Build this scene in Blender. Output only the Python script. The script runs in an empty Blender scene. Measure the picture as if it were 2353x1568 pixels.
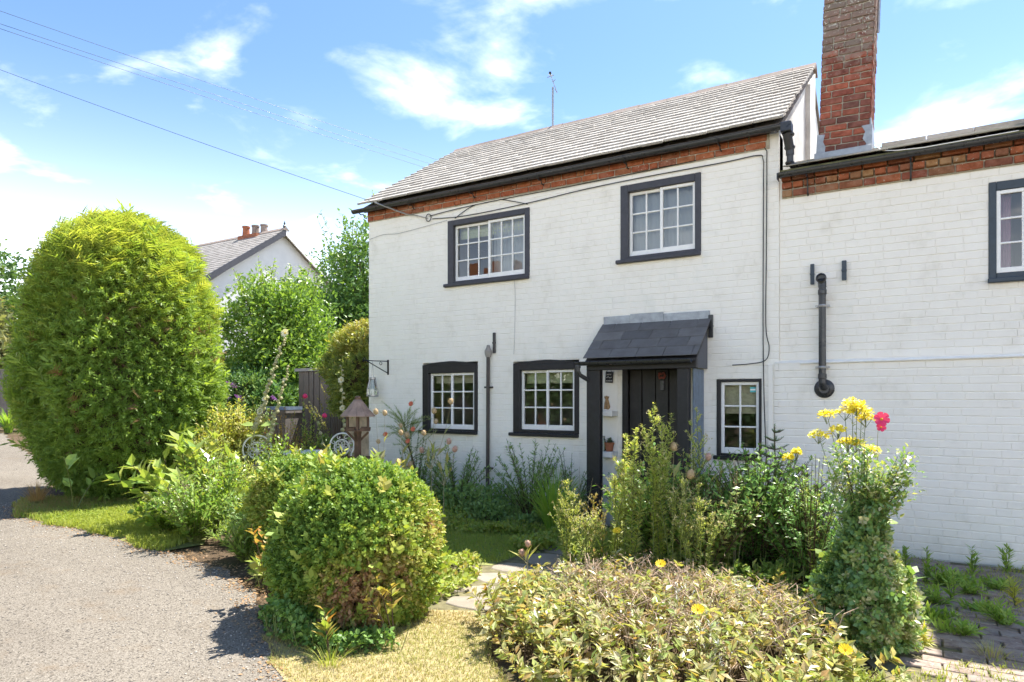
import bpy, math, random
import numpy as np
from mathutils import Matrix, Vector, Euler
R_ = math.radians
sc = bpy.context.scene
col = sc.collection
rng = np.random.default_rng(7)
random.seed(7)

# ---------------------------------------------------------------- camera, sky, sun, exposure
SKY_STR = 0.050; SUN_STR = 2.55; EXPOSURE = 2.42
CLOUD_X, CLOUD_Y = 0.4, 2.9
HZ_COL = (42.0, 39.0, 34.5); CL_COL = (25.0, 23.4, 21.0)
CAM = (1.367, -7.843, 1.6)
YAW = R_(31.6126)
cd = bpy.data.cameras.new('camera'); cam = bpy.data.objects.new('camera', cd); col.objects.link(cam)
cam.location = CAM; cam.rotation_euler = (R_(90), 0, YAW)
cd.sensor_width = 36.0; cd.lens = 1540.0/2353.0*36.0; cd.shift_y = 131.0/2353.0
cd.clip_start = 0.05; cd.clip_end = 3000
sc.camera = cam

SUN_EL = R_(62.5)
SUN_H = (0.342, 0.94)                      # horizontal direction towards the sun: behind the house, from the right
sun_az = math.atan2(SUN_H[0], SUN_H[1])    # clockwise from +Y
w = bpy.data.worlds.new('World'); sc.world = w; w.use_nodes = True
nt = w.node_tree; nt.nodes.clear()
def N(nt, t, **kw):
    n = nt.nodes.new(t)
    for k, v in kw.items():
        if k.startswith('i_'):
            key = k[2:]
            n.inputs[int(key) if key.isdigit() else key].default_value = v
        else: setattr(n, k, v)
    return n
def L(nt, a, b): nt.links.new(a, b)
sky = N(nt, 'ShaderNodeTexSky', sky_type='NISHITA'); sky.sun_disc = False
sky.sun_elevation = SUN_EL; sky.sun_rotation = sun_az
sky.altitude = 50; sky.air_density = 1.0; sky.dust_density = 0.3; sky.ozone_density = 1.1
tc = N(nt, 'ShaderNodeTexCoord')
sep = N(nt, 'ShaderNodeSeparateXYZ'); L(nt, tc.outputs['Generated'], sep.inputs[0])
# clouds laid out on a flat layer overhead: direction / (z + k)
zz = N(nt, 'ShaderNodeMath', operation='ADD', i_1=0.12); L(nt, sep.outputs[2], zz.inputs[0])
zm = N(nt, 'ShaderNodeMath', operation='MAXIMUM', i_1=0.05); L(nt, zz.outputs[0], zm.inputs[0])
dx = N(nt, 'ShaderNodeMath', operation='DIVIDE'); L(nt, sep.outputs[0], dx.inputs[0]); L(nt, zm.outputs[0], dx.inputs[1])
dy = N(nt, 'ShaderNodeMath', operation='DIVIDE'); L(nt, sep.outputs[1], dy.inputs[0]); L(nt, zm.outputs[0], dy.inputs[1])
cmb = N(nt, 'ShaderNodeCombineXYZ'); L(nt, dx.outputs[0], cmb.inputs[0]); L(nt, dy.outputs[0], cmb.inputs[1])
mp = N(nt, 'ShaderNodeMapping'); mp.inputs['Location'].default_value = (CLOUD_X, CLOUD_Y, 0.0); L(nt, cmb.outputs[0], mp.inputs[0])
cn = N(nt, 'ShaderNodeTexNoise', i_Scale=2.3, i_Detail=9.0, i_Roughness=0.55, i_Distortion=0.3); L(nt, mp.outputs[0], cn.inputs['Vector'])
cr = N(nt, 'ShaderNodeValToRGB'); L(nt, cn.outputs[0], cr.inputs[0])
cr.color_ramp.elements[0].position = 0.52; cr.color_ramp.elements[0].color = (0, 0, 0, 1)
cr.color_ramp.elements[1].position = 1.0; cr.color_ramp.elements[1].color = (1, 1, 1, 1)
# thin white haze low over the horizon
hz0 = N(nt, 'ShaderNodeMapRange', i_1=-0.02, i_2=0.52, i_3=0.86, i_4=0.0); L(nt, sep.outputs[2], hz0.inputs[0])
hz = N(nt, 'ShaderNodeMath', operation='POWER', i_1=3.7); L(nt, hz0.outputs[0], hz.inputs[0])
mx0 = N(nt, 'ShaderNodeMix', data_type='RGBA'); L(nt, hz.outputs[0], mx0.inputs[0]); tn = N(nt, 'ShaderNodeMix', data_type='RGBA', blend_type='MULTIPLY', i_0=1.0); L(nt, sky.outputs[0], tn.inputs[6]); tn.inputs[7].default_value = (0.74, 0.87, 1.0, 1); L(nt, tn.outputs[2], mx0.inputs[6]); mx0.inputs[7].default_value = (HZ_COL[0], HZ_COL[1], HZ_COL[2], 1)
mx = N(nt, 'ShaderNodeMix', data_type='RGBA')
cf = N(nt, 'ShaderNodeMath', operation='POWER', i_1=1.5); L(nt, cr.outputs[0], cf.inputs[0]); L(nt, cf.outputs[0], mx.inputs[0])
L(nt, mx0.outputs[2], mx.inputs[6]); mx.inputs[7].default_value = (CL_COL[0], CL_COL[1], CL_COL[2], 1)
bg = N(nt, 'ShaderNodeBackground', i_Strength=SKY_STR); L(nt, mx.outputs[2], bg.inputs[0])
wo = N(nt, 'ShaderNodeOutputWorld'); L(nt, bg.outputs[0], wo.inputs[0])

sl = bpy.data.lights.new('sun', 'SUN'); sl.energy = SUN_STR; sl.angle = R_(0.53); sl.color = (1.0, 0.95, 0.87)
so = bpy.data.objects.new('sun', sl); col.objects.link(so)
hd = Vector((SUN_H[0], SUN_H[1], 0)).normalized()
sdir = Vector((hd.x*math.cos(SUN_EL), hd.y*math.cos(SUN_EL), math.sin(SUN_EL)))
so.rotation_euler = (-sdir).to_track_quat('-Z', 'Y').to_euler(); so.location = (10, 10, 20)
sc.view_settings.view_transform = 'Standard'; sc.view_settings.look = 'None'
sc.view_settings.exposure = EXPOSURE; sc.view_settings.gamma = 1.0
sc.view_settings.use_curve_mapping = False
sc.render.engine = 'CYCLES'

# ---------------------------------------------------------------- helpers
ORG = {}
def wl(o): return ORG.get(o.name, (0.0, 0.0, 0.0)) if o else (0.0, 0.0, 0.0)
def tag(o, label=None, cat=None, group=None, kind=None):
    if label: o['label'] = label
    if cat: o['category'] = cat
    if group: o['group'] = group
    if kind: o['kind'] = kind
    return o
def thing(name, label, cat, loc, group=None):
    o = bpy.data.objects.new(name, None); col.objects.link(o)
    o.empty_display_size = 0.1; o.location = loc; ORG[o.name] = tuple(loc)
    return tag(o, label, cat, group)
def link(name, me, mat, parent=None, kind=None):
    o = bpy.data.objects.new(name, me); col.objects.link(o)
    if mat and not me.materials: me.materials.append(mat)
    if parent is not None: o.parent = parent
    if kind: o['kind'] = kind
    ORG[o.name] = wl(parent)
    return o
def mesh_np(name, V, F, smooth=False):
    """V (n,3); F list of (m,k) int arrays"""
    me = bpy.data.meshes.new(name)
    V = np.asarray(V, dtype=np.float32)
    me.vertices.add(len(V)); me.vertices.foreach_set('co', V.ravel())
    loops = np.concatenate([f.ravel() for f in F]).astype(np.int32)
    tot = np.concatenate([np.full(len(f), f.shape[1]) for f in F]).astype(np.int32)
    st = np.concatenate([[0], np.cumsum(tot)[:-1]]).astype(np.int32)
    me.loops.add(len(loops)); me.loops.foreach_set('vertex_index', loops)
    me.polygons.add(len(tot)); me.polygons.foreach_set('loop_start', st); me.polygons.foreach_set('loop_total', tot)
    me.polygons.foreach_set('use_smooth', np.full(len(tot), bool(smooth)))
    me.update(calc_edges=True)
    return me
class MB:
    def __init__(s): s.v = []; s.f = []
    def add(s, vs, fs):
        b = len(s.v); s.v += [tuple(p) for p in vs]; s.f += [tuple(i+b for i in f) for f in fs]; return s
    def box(s, x0, x1, y0, y1, z0, z1, ch=0.0):
        if ch <= 0:
            return s.add([(x0,y0,z0),(x1,y0,z0),(x1,y1,z0),(x0,y1,z0),(x0,y0,z1),(x1,y0,z1),(x1,y1,z1),(x0,y1,z1)],
                         [(0,3,2,1),(4,5,6,7),(0,1,5,4),(1,2,6,5),(2,3,7,6),(3,0,4,7)])
        v, f = CHAM(ch/(x1-x0), ch/(y1-y0), ch/(z1-z0))
        return s.add([((x0+x1)/2+p[0]*(x1-x0), (y0+y1)/2+p[1]*(y1-y0), (z0+z1)/2+p[2]*(z1-z0)) for p in v], f)
    def obox(s, c, size, rot, ch=0.0):
        m = MB().box(-size[0]/2, size[0]/2, -size[1]/2, size[1]/2, -size[2]/2, size[2]/2, ch)
        M = Euler(rot).to_matrix(); c = Vector(c)
        return s.add([c + M @ Vector(p) for p in m.v], m.f)
    def prism(s, poly, axis, a0, a1):
        """poly: list of 2D points; extruded along axis ('x': (y,z), 'y': (x,z), 'z': (x,y))"""
        def P(p, a): return {'x': (a,p[0],p[1]), 'y': (p[0],a,p[1]), 'z': (p[0],p[1],a)}[axis]
        n = len(poly)
        vs = [P(p, a0) for p in poly] + [P(p, a1) for p in poly]
        fs = [tuple(range(n))[::-1], tuple(range(n, 2*n))] + [(i, (i+1) % n, n+(i+1) % n, n+i) for i in range(n)]
        return s.add(vs, fs)
    def tube(s, pts, r, n=8, cap=True, closed=False):
        pts = [Vector(p) for p in pts]; m = len(pts)
        rs = r if isinstance(r, (list, tuple)) else [r]*m
        ring = []; up = None
        for i, p in enumerate(pts):
            if closed: t = (pts[(i+1) % m]-pts[i-1])
            else: t = (pts[min(i+1, m-1)]-pts[max(i-1, 0)])
            t.normalize()
            if up is None:
                up = Vector((0,0,1)) if abs(t.z) < .9 else Vector((1,0,0))
            a = t.cross(up)
            if a.length < 1e-6: a = t.cross(Vector((0,1,0)))
            a.normalize(); b = a.cross(t).normalized(); up = b
            ring.append([p + a*(rs[i]*math.cos(2*math.pi*k/n)) + b*(rs[i]*math.sin(2*math.pi*k/n)) for k in range(n)])
        vs = [q for rg in ring for q in rg]; fs = []
        for i in range(m if closed else m-1):
            j = (i+1) % m
            for k in range(n):
                fs.append((i*n+k, i*n+(k+1) % n, j*n+(k+1) % n, j*n+k))
        if cap and not closed:
            fs.append(tuple(range(n))[::-1]); fs.append(tuple(range((m-1)*n, m*n)))
        return s.add(vs, fs)
    def lathe(s, prof, c, n=16, axis=None):
        """prof: list of (r, h) from bottom to top about a vertical (or given) axis at c"""
        M = Matrix.Identity(3)
        if axis is not None: M = Vector((0,0,1)).rotation_difference(Vector(axis)).to_matrix()
        c = Vector(c); vs = []; fs = []
        for r, h in prof:
            for k in range(n):
                a = 2*math.pi*k/n; vs.append(c + M @ Vector((r*math.cos(a), r*math.sin(a), h)))
        m = len(prof)
        for i in range(m-1):
            for k in range(n):
                fs.append((i*n+k, i*n+(k+1) % n, (i+1)*n+(k+1) % n, (i+1)*n+k))
        fs.append(tuple(range(n))[::-1]); fs.append(tuple(range((m-1)*n, m*n)))
        return s.add(vs, fs)
    def build(s, name, mat, parent=None, smooth=False, kind=None, label=None):
        o0 = wl(parent)
        me = bpy.data.meshes.new(name)
        me.from_pydata([(p[0]-o0[0], p[1]-o0[1], p[2]-o0[2]) for p in s.v], [], s.f)
        if smooth: me.polygons.foreach_set('use_smooth', [True]*len(me.polygons))
        me.update()
        o = link(name, me, mat, parent, kind)
        if label: o['label'] = label
        return o
def CHAM(a, b, c):
    """unit cube (-.5...5) with chamfered edges: 24 verts, 26 faces"""
    vs = []; idx = {}
    h = .5
    for sx in (-1,1):
        for sy in (-1,1):
            for sz in (-1,1):
                idx[(sx,sy,sz,'x')] = len(vs); vs.append((sx*h, sy*(h-b), sz*(h-c)))
                idx[(sx,sy,sz,'y')] = len(vs); vs.append((sx*(h-a), sy*h, sz*(h-c)))
                idx[(sx,sy,sz,'z')] = len(vs); vs.append((sx*(h-a), sy*(h-b), sz*h))
    f = []
    g = lambda *k: idx[k]
    def fix(face, nrm):
        p = [Vector(vs[i]) for i in face]
        n = (p[1]-p[0]).cross(p[2]-p[0])
        return tuple(face) if n.dot(Vector(nrm)) > 0 else tuple(face[::-1])
    for s1 in (-1,1):
        f.append(fix([g(s1,-1,-1,'x'), g(s1,1,-1,'x'), g(s1,1,1,'x'), g(s1,-1,1,'x')], (s1,0,0)))
        f.append(fix([g(-1,s1,-1,'y'), g(1,s1,-1,'y'), g(1,s1,1,'y'), g(-1,s1,1,'y')], (0,s1,0)))
        f.append(fix([g(-1,-1,s1,'z'), g(1,-1,s1,'z'), g(1,1,s1,'z'), g(-1,1,s1,'z')], (0,0,s1)))
        for s2 in (-1,1):
            f.append(fix([g(s1,s2,-1,'x'), g(s1,s2,1,'x'), g(s1,s2,1,'y'), g(s1,s2,-1,'y')], (s1,s2,0)))
            f.append(fix([g(s1,-1,s2,'x'), g(s1,1,s2,'x'), g(s1,1,s2,'z'), g(s1,-1,s2,'z')], (s1,0,s2)))
            f.append(fix([g(-1,s1,s2,'y'), g(1,s1,s2,'y'), g(1,s1,s2,'z'), g(-1,s1,s2,'z')], (0,s1,s2)))
            for s3 in (-1,1):
                f.append(fix([g(s1,s2,s3,'x'), g(s1,s2,s3,'y'), g(s1,s2,s3,'z')], (s1,s2,s3)))
    return vs, f
# how large a spot shows from where the photograph was taken: only used to choose which repeats become single objects
_cf = np.array([-math.sin(YAW), math.cos(YAW), 0]); _cr = np.array([math.cos(YAW), math.sin(YAW), 0])
def nearness(p):
    d = np.asarray(p, float)-np.array(CAM); z = d@_cf; x = d@_cr
    ok = (z > .3) & (np.abs(x/np.maximum(z, .3)) < .80)
    return np.where(ok, 1/np.maximum(z, .3), 0.001/np.maximum(np.linalg.norm(d, axis=-1), .1))
def pieces(parent, name, tmpl, mats4, mat, limit=300, rest=None, bonus=None, smooth=False):
    """alike pieces: the `limit` that show largest as objects sharing one mesh, the others joined"""
    o0 = np.array(wl(parent)); mats4 = np.asarray(mats4, float)
    tv, tf = tmpl; tv = np.asarray(tv, float)
    key = nearness(mats4[:, :3, 3])
    if bonus is not None: key = key*bonus
    order = np.argsort(-key)
    me = bpy.data.meshes.new(name); me.from_pydata([tuple(p) for p in tv], [], tf); me.materials.append(mat)
    if smooth: me.polygons.foreach_set('use_smooth', [True]*len(me.polygons))
    for i in order[:limit]:
        o = bpy.data.objects.new(name, me); col.objects.link(o); o.parent = parent
        m = mats4[i].copy(); m[:3, 3] -= o0; o.matrix_local = Matrix(m.tolist())
    ro = order[limit:]
    if len(ro):
        A = mats4[ro]
        V = np.einsum('nij,kj->nki', A[:, :3, :3], tv)+A[:, None, :3, 3]-o0
        k = len(tv); F = {}
        for f in tf: F.setdefault(len(f), []).append(f)
        FF = []
        for n_, fl in F.items():
            fl = np.array(fl); FF.append((fl[None]+(np.arange(len(ro))*k)[:, None, None]).reshape(-1, n_))
        m2 = mesh_np(rest or name+'_field', V.reshape(-1, 3), FF, smooth)
        link(rest or name+'_field', m2, mat, parent, 'stuff')
def M4(loc, rot=(0,0,0), scale=(1,1,1)):
    return np.array(Matrix.LocRotScale(Vector(loc), Euler(rot), Vector(scale)))
def terr(x):
    t = max(0.0, min(-x, 30.0)-2.0); return 0.035*t*t/(t+1.0)
def on(x, y, dz=0.0): return (x, y, terr(x)+dz)

# ---------------------------------------------------------------- materials
def newmat(name):
    m = bpy.data.materials.new(name); m.use_nodes = True; nt = m.node_tree; nt.nodes.clear()
    out = N(nt, 'ShaderNodeOutputMaterial'); return m, nt, out
def ramp(nt, fac, stops, interp='LINEAR'):
    r = N(nt, 'ShaderNodeValToRGB'); r.color_ramp.interpolation = interp
    e = r.color_ramp.elements
    while len(e) < len(stops): e.new(0.5)
    for i, (p, c) in enumerate(stops):
        e[i].position = p; e[i].color = (c[0], c[1], c[2], 1) if not isinstance(c, (int, float)) else (c, c, c, 1)
    if fac is not None: L(nt, fac, r.inputs[0])
    return r.outputs[0]
def noise(nt, scale, detail=4, rough=.55, coord='Object', dist=0.0, vec=None, stretch=None):
    if vec is None:
        t = N(nt, 'ShaderNodeTexCoord'); vec = t.outputs[coord]
        if coord == 'World':
            pass
    if stretch:
        m = N(nt, 'ShaderNodeMapping'); m.inputs['Scale'].default_value = stretch; L(nt, vec, m.inputs[0]); vec = m.outputs[0]
    n = N(nt, 'ShaderNodeTexNoise', i_Scale=scale, i_Detail=detail, i_Roughness=rough, i_Distortion=dist); L(nt, vec, n.inputs['Vector'])
    return n.outputs[0]
def wpos(nt): return N(nt, 'ShaderNodeNewGeometry').outputs['Position']
def mixc(nt, fac, a, b, mode='MIX'):
    m = N(nt, 'ShaderNodeMix', data_type='RGBA', blend_type=mode)
    if isinstance(fac, (int, float)): m.inputs[0].default_value = fac
    else: L(nt, fac, m.inputs[0])
    for s, x in ((6, a), (7, b)):
        if isinstance(x, tuple): m.inputs[s].default_value = (x[0], x[1], x[2], 1)
        else: L(nt, x, m.inputs[s])
    return m.outputs[2]
def fmath(nt, op, a, b=0.0, clamp=False):
    m = N(nt, 'ShaderNodeMath', operation=op); m.use_clamp = clamp
    for s, x in ((0, a), (1, b)):
        if isinstance(x, (int, float)): m.inputs[s].default_value = x
        else: L(nt, x, m.inputs[s])
    return m.outputs[0]
def bump(nt, h, strength=.3, dist=.01):
    b = N(nt, 'ShaderNodeBump', i_Strength=strength, i_Distance=dist); L(nt, h, b.inputs['Height']); return b.outputs[0]
def rnd_each(nt):
    oi = N(nt, 'ShaderNodeObjectInfo'); g = N(nt, 'ShaderNodeNewGeometry')
    return fmath(nt, 'FRACT', fmath(nt, 'ADD', oi.outputs['Random'], g.outputs['Random Per Island']))
def pbr(nt, out, color, rough=.7, nrm=None, spec=.3, metal=0.0):
    p = N(nt, 'ShaderNodeBsdfPrincipled')
    if isinstance(color, tuple): p.inputs['Base Color'].default_value = (color[0], color[1], color[2], 1)
    else: L(nt, color, p.inputs['Base Color'])
    if isinstance(rough, (int, float)): p.inputs['Roughness'].default_value = rough
    else: L(nt, rough, p.inputs['Roughness'])
    p.inputs['Specular IOR Level'].default_value = spec; p.inputs['Metallic'].default_value = metal
    if nrm is not None: L(nt, nrm, p.inputs['Normal'])
    L(nt, p.outputs[0], out.inputs[0]); return p
def simple(name, c, rough=.6, var=.15, scale=12, spec=.3, metal=0, bmp=.15, bscale=60):
    """plain material with mottled tone and fine relief"""
    m, nt, out = newmat(name)
    P = wpos(nt)
    n = noise(nt, scale, 5, .6, vec=P)
    lo = tuple(x*(1-var) for x in c); hi = tuple(min(1, x*(1+var)) for x in c)
    cc = ramp(nt, n, [(.3, lo), (.7, hi)])
    nb = noise(nt, bscale, 3, .6, vec=P)
    rr = N(nt, 'ShaderNodeMapRange', i_1=.3, i_2=.7, i_3=max(.05, rough-.12), i_4=min(1, rough+.12)); L(nt, n, rr.inputs[0])
    pbr(nt, out, cc, rr.outputs[0], bump(nt, nb, bmp, .004), spec, metal); return m
def leafm(name, cols, trans=.38, rough=.45, spec=.35, mode='attr', tint=(1.25, 1.2, .55)):
    m, nt, out = newmat(name)
    if mode == 'attr': v = N(nt, 'ShaderNodeAttribute', attribute_name='rnd').outputs['Fac']
    else: v = rnd_each(nt)
    cols = [tuple(min(.85, x*max(1.0, 2.5-3.6*max(q))) for x in q) for q in cols]
    n = len(cols)
    c = ramp(nt, v, [(i/(n-1), cols[i]) for i in range(n)])
    p = N(nt, 'ShaderNodeBsdfPrincipled'); L(nt, c, p.inputs['Base Color']); p.inputs['Roughness'].default_value = rough; p.inputs['Specular IOR Level'].default_value = spec
    t = N(nt, 'ShaderNodeBsdfTranslucent'); L(nt, mixc(nt, 1.0, c, tint, 'MULTIPLY'), t.inputs[0])
    x = N(nt, 'ShaderNodeMixShader', i_0=trans); L(nt, p.outputs[0], x.inputs[1]); L(nt, t.outputs[0], x.inputs[2]); L(nt, x.outputs[0], out.inputs[0])
    return m

# ---- foliage meshes
class Fol:
    def __init__(s): s.V = []; s.T = []; s.R = []; s.n = 0
    def add(s, tmpl, pos, d, size, nrm=None, rnd=None, g=rng):
        tv, tf = tmpl; tv = np.asarray(tv, float); tf = np.asarray(tf, int)
        pos = np.asarray(pos, float); Nn = len(pos)
        if Nn == 0: return s
        d = np.asarray(d, float); d = d/np.maximum(np.linalg.norm(d, axis=1, keepdims=True), 1e-6)
        if nrm is None: nrm = g.normal(size=(Nn, 3))+np.array([0, 0, .6])
        z = nrm-(nrm*d).sum(1, keepdims=True)*d; z = z/np.maximum(np.linalg.norm(z, axis=1, keepdims=True), 1e-6)
        x = np.cross(d, z)
        Mx = np.stack([x, d, z], -1)
        size = np.broadcast_to(np.asarray(size, float), (Nn,))
        v = np.einsum('nij,kj->nki', Mx, tv)*size[:, None, None]+pos[:, None]
        k = len(tv)
        s.V.append(v.reshape(-1, 3).astype(np.float32)); s.T.append((tf[None]+(np.arange(Nn)*k)[:, None, None]).reshape(-1, 3)+s.n); s.n += Nn*k
        if rnd is None: rnd = g.random(Nn)
        s.R.append(np.repeat(np.clip(rnd, 0, 1), k).astype(np.float32)); return s
    def raw(s, V, T, r):
        V = np.asarray(V, np.float32); s.V.append(V); s.T.append(np.asarray(T, int)+s.n); s.n += len(V); s.R.append(np.broadcast_to(np.asarray(r, np.float32), (len(V),)).copy()); return s
    def build(s, name, mat, parent=None, kind='stuff'):
        if not s.V: return None
        V = np.concatenate(s.V)-np.array(wl(parent), np.float32); T = np.concatenate(s.T)
        me = mesh_np(name, V, [T])
        a = me.attributes.new('rnd', 'FLOAT', 'POINT'); a.data.foreach_set('value', np.concatenate(s.R))
        return link(name, me, mat, parent, kind)
# leaf templates: length 1 along +y, face +z
LEAF = (np.array([(0,0,0),(-.24,.42,.07),(0,.5,-.02),(.24,.42,.07),(0,1,-.08)]), [(0,2,1),(0,3,2),(1,2,4),(2,3,4)])
LEAFN = (np.array([(0,0,0),(-.12,.4,.04),(0,.5,-.01),(.12,.4,.04),(0,1,-.1)]), [(0,2,1),(0,3,2),(1,2,4),(2,3,4)])
LEAFR = (np.array([(0,0,0),(-.36,.3,.06),(-.34,.65,.08),(0,.5,-.02),(.36,.3,.06),(.34,.65,.08),(0,1,-.04)]), [(0,3,1),(1,3,2),(2,3,6),(0,4,3),(4,5,3),(5,6,3)])
DIAM = (np.array([(0,0,0),(-.25,.5,.03),(0,1,0),(.25,.5,.03)]), [(0,2,1),(0,3,2)])
NEED = (np.array([(-.07,0,0),(.07,0,0),(0,1,0)]), [(0,1,2)])
def sprig(nl, ll, lw, spread, g, stem=.012, tip=True):
    """a shoot of length 1 with nl leaves round it"""
    V = []; T = []
    def ad(v, t):
        b = len(V); V.extend(v); T.extend([tuple(i+b for i in q) for q in t])
    ad([(-stem,0,0),(stem,0,0),(0,1,0)], [(0,1,2)])
    for i in range(nl):
        t = .12+.86*i/nl; a = i*2.4+g.uniform(-.4, .4)
        d = Vector((math.cos(a)*spread, 1-.3*spread, math.sin(a)*spread)).normalized()
        sd = d.cross(Vector((math.cos(a+1.57+g.uniform(-.5, .5)), 0, math.sin(a+1.57)))).normalized()
        sd = d.cross(sd).normalized()
        l = ll*g.uniform(.75, 1.2); b0 = Vector((0, t, 0)); m = b0+d*l*.5
        ad([b0, m-sd*lw*l, b0+d*l, m+sd*lw*l], [(0,2,1),(0,3,2)])
    return np.array([tuple(v) for v in V]), T
def feather(nl, ll, g):
    """flat yew-like spray: needles to both sides of a shoot of length 1"""
    V = [(-.012,0,0),(.012,0,0),(0,1.0,0)]; T = [(0,1,2)]
    for i in range(nl):
        t = .05+.9*i/nl; s = -1 if i % 2 else 1
        l = ll*(1.1-.6*abs(t-.4))*g.uniform(.8, 1.15); b = len(V); dz = g.uniform(-.08, .1)
        V += [(0,t-l*.11,0), (s*l, t+l*.66, dz*1.4), (0,t+l*.11,0)]
        T += [(b,b+1,b+2)]
    return np.array(V), T
def vnoise(p, seed=0, scale=1.0):
    """smooth cheap noise from sines, about -1..1"""
    g = np.random.default_rng(seed); out = 0; p = np.asarray(p)*scale
    for k in range(5):
        d = g.normal(size=3); d /= np.linalg.norm(d); f = g.uniform(.7, 2.2)
        out = out+np.sin(p@d*f*2+g.uniform(0, 6.28))
    return out/3.0
# ---------------------------------------------------------------- house materials
def white_paint_mat():
    m, nt, out = newmat('white_painted_brick'); P = wpos(nt)
    big = noise(nt, .55, 5, .62, vec=P, dist=.6)
    med = noise(nt, 3.2, 6, .65, vec=P, stretch=(1, 1, .85))
    fine = noise(nt, 26, 4, .6, vec=P)
    c = ramp(nt, med, [(.30, (.79,.75,.665)), (.44, (.875,.835,.755)), (.7, (.905,.87,.795))])
    grime = ramp(nt, fmath(nt, 'MULTIPLY', big, med), [(.0, 0.0), (.31, 0.0), (.44, .28)])
    c = mixc(nt, grime, c, (.53, .545, .47))
    spots = ramp(nt, noise(nt, 9, 5, .75, vec=P, stretch=(1, 1, 1.6)), [(.66, 0.0), (.72, .35)])
    c = mixc(nt, spots, c, (.50, .49, .43))
    sz_ = N(nt, 'ShaderNodeSeparateXYZ'); L(nt, P, sz_.inputs[0])
    low = N(nt, 'ShaderNodeMapRange', i_1=.05, i_2=.75, i_3=.30, i_4=0.0); L(nt, sz_.outputs[2], low.inputs[0])
    c = mixc(nt, fmath(nt, 'MULTIPLY', low.outputs[0], ramp(nt, noise(nt, 2.2, 6, .7, vec=P), [(.3, 0.2), (.6, 1.0)])), c, (.42, .44, .33))   # rain splash and algae on the lowest courses
    h = fmath(nt, 'ADD', fmath(nt, 'MULTIPLY', fine, .6), fmath(nt, 'MULTIPLY', noise(nt, 8, 3, .5, vec=P), 1.2))
    pbr(nt, out, c, .62, bump(nt, h, .35, .006), .25); return m
def brick_mat(name, cols, lichen=.0, dark=.25, zl=None):
    m, nt, out = newmat(name); P = wpos(nt); r = rnd_each(nt)
    n = len(cols); c = ramp(nt, r, [(i/(n-1), cols[i]) for i in range(n)])
    n1 = noise(nt, 14, 6, .7, vec=P)
    c = mixc(nt, ramp(nt, n1, [(.35, .75), (.62, 0.0)]), c, mixc(nt, 1.0, c, (dark+.2, dark+.12, dark+.1), 'MULTIPLY'))
    if lichen > 0:
        l = noise(nt, 7, 7, .75, vec=P)
        if zl:   # weathered growth on the upper, wetter courses
            sp = N(nt, 'ShaderNodeSeparateXYZ'); L(nt, P, sp.inputs[0])
            hgt = N(nt, 'ShaderNodeMapRange', i_1=zl[0], i_2=zl[1], i_3=-.14, i_4=.17); L(nt, sp.outputs[2], hgt.inputs[0])
            l = fmath(nt, 'ADD', l, hgt.outputs[0])
        c = mixc(nt, ramp(nt, l, [(.50, 0.0), (.60, lichen)]), c, (.25, .225, .185))
        sp2 = noise(nt, 42, 3, .6, vec=P)
        if zl: sp2 = fmath(nt, 'ADD', sp2, fmath(nt, 'MULTIPLY', hgt.outputs[0], .4))
        c = mixc(nt, ramp(nt, sp2, [(.66, 0.0), (.70, .85)]), c, (.55, .54, .46))
    pbr(nt, out, c, .9, bump(nt, noise(nt, 45, 5, .7, vec=P), .6, .006), .15); return m
def slate_mat(name, cols, rough=.7, grime=(.12,.10,.09), spots=True):
    m, nt, out = newmat(name); P = wpos(nt); r = rnd_each(nt); n = len(cols)
    c = ramp(nt, r, [(i/(n-1), cols[i]) for i in range(n)])
    n1 = noise(nt, 6, 6, .65, vec=P); c = mixc(nt, ramp(nt, n1, [(.38, .45), (.6, 0.0)]), c, mixc(nt, 1.0, c, (.62,.58,.54), 'MULTIPLY'))
    if spots:
        c = mixc(nt, ramp(nt, noise(nt, 5.5, 4, .6, vec=P), [(.70, 0.0), (.735, .9)]), c, grime)
        c = mixc(nt, ramp(nt, noise(nt, 38, 3, .6, vec=P), [(.64, 0.0), (.72, .45)]), c, (.62,.60,.54))
    pbr(nt, out, c, rough, bump(nt, noise(nt, 30, 5, .65, vec=P), .4, .006), .3); return m
def glass_mat():
    m, nt, out = newmat('window_glass')
    fr = N(nt, 'ShaderNodeFresnel', i_IOR=1.52)
    f = fmath(nt, 'ADD', fmath(nt, 'MULTIPLY', fr.outputs[0], 1.9), .02, True)
    b = bump(nt, noise(nt, 2.2, 2, .5, vec=wpos(nt)), .05, .02); L(nt, b, fr.inputs['Normal'])
    t = N(nt, 'ShaderNodeBsdfTransparent'); t.inputs[0].default_value = (.92, .95, .94, 1)
    g = N(nt, 'ShaderNodeBsdfGlossy', i_Roughness=.01); L(nt, b, g.inputs['Normal'])
    x = N(nt, 'ShaderNodeMixShader'); L(nt, f, x.inputs[0]); L(nt, t.outputs[0], x.inputs[1]); L(nt, g.outputs[0], x.inputs[2]); L(nt, x.outputs[0], out.inputs[0])
    return m
def pale_sheet_mat():
    m, nt, out = newmat('pale_window_sheet')  # pale sheet for inner glazing, with cloud reflection put into its colour
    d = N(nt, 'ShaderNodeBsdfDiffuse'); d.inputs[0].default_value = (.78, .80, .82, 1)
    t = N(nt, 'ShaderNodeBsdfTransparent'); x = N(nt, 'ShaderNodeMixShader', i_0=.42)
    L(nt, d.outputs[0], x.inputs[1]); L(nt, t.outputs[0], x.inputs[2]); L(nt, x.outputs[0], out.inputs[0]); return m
WHITE = white_paint_mat()
JOIN = simple('white_joinery_paint', (.85, .84, .81), .4, .05, 18, .4, bmp=.08)
BLACK = simple('black_timber_paint', (.020, .019, .020), .48, .35, 14, .4, bmp=.25, bscale=90)
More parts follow.
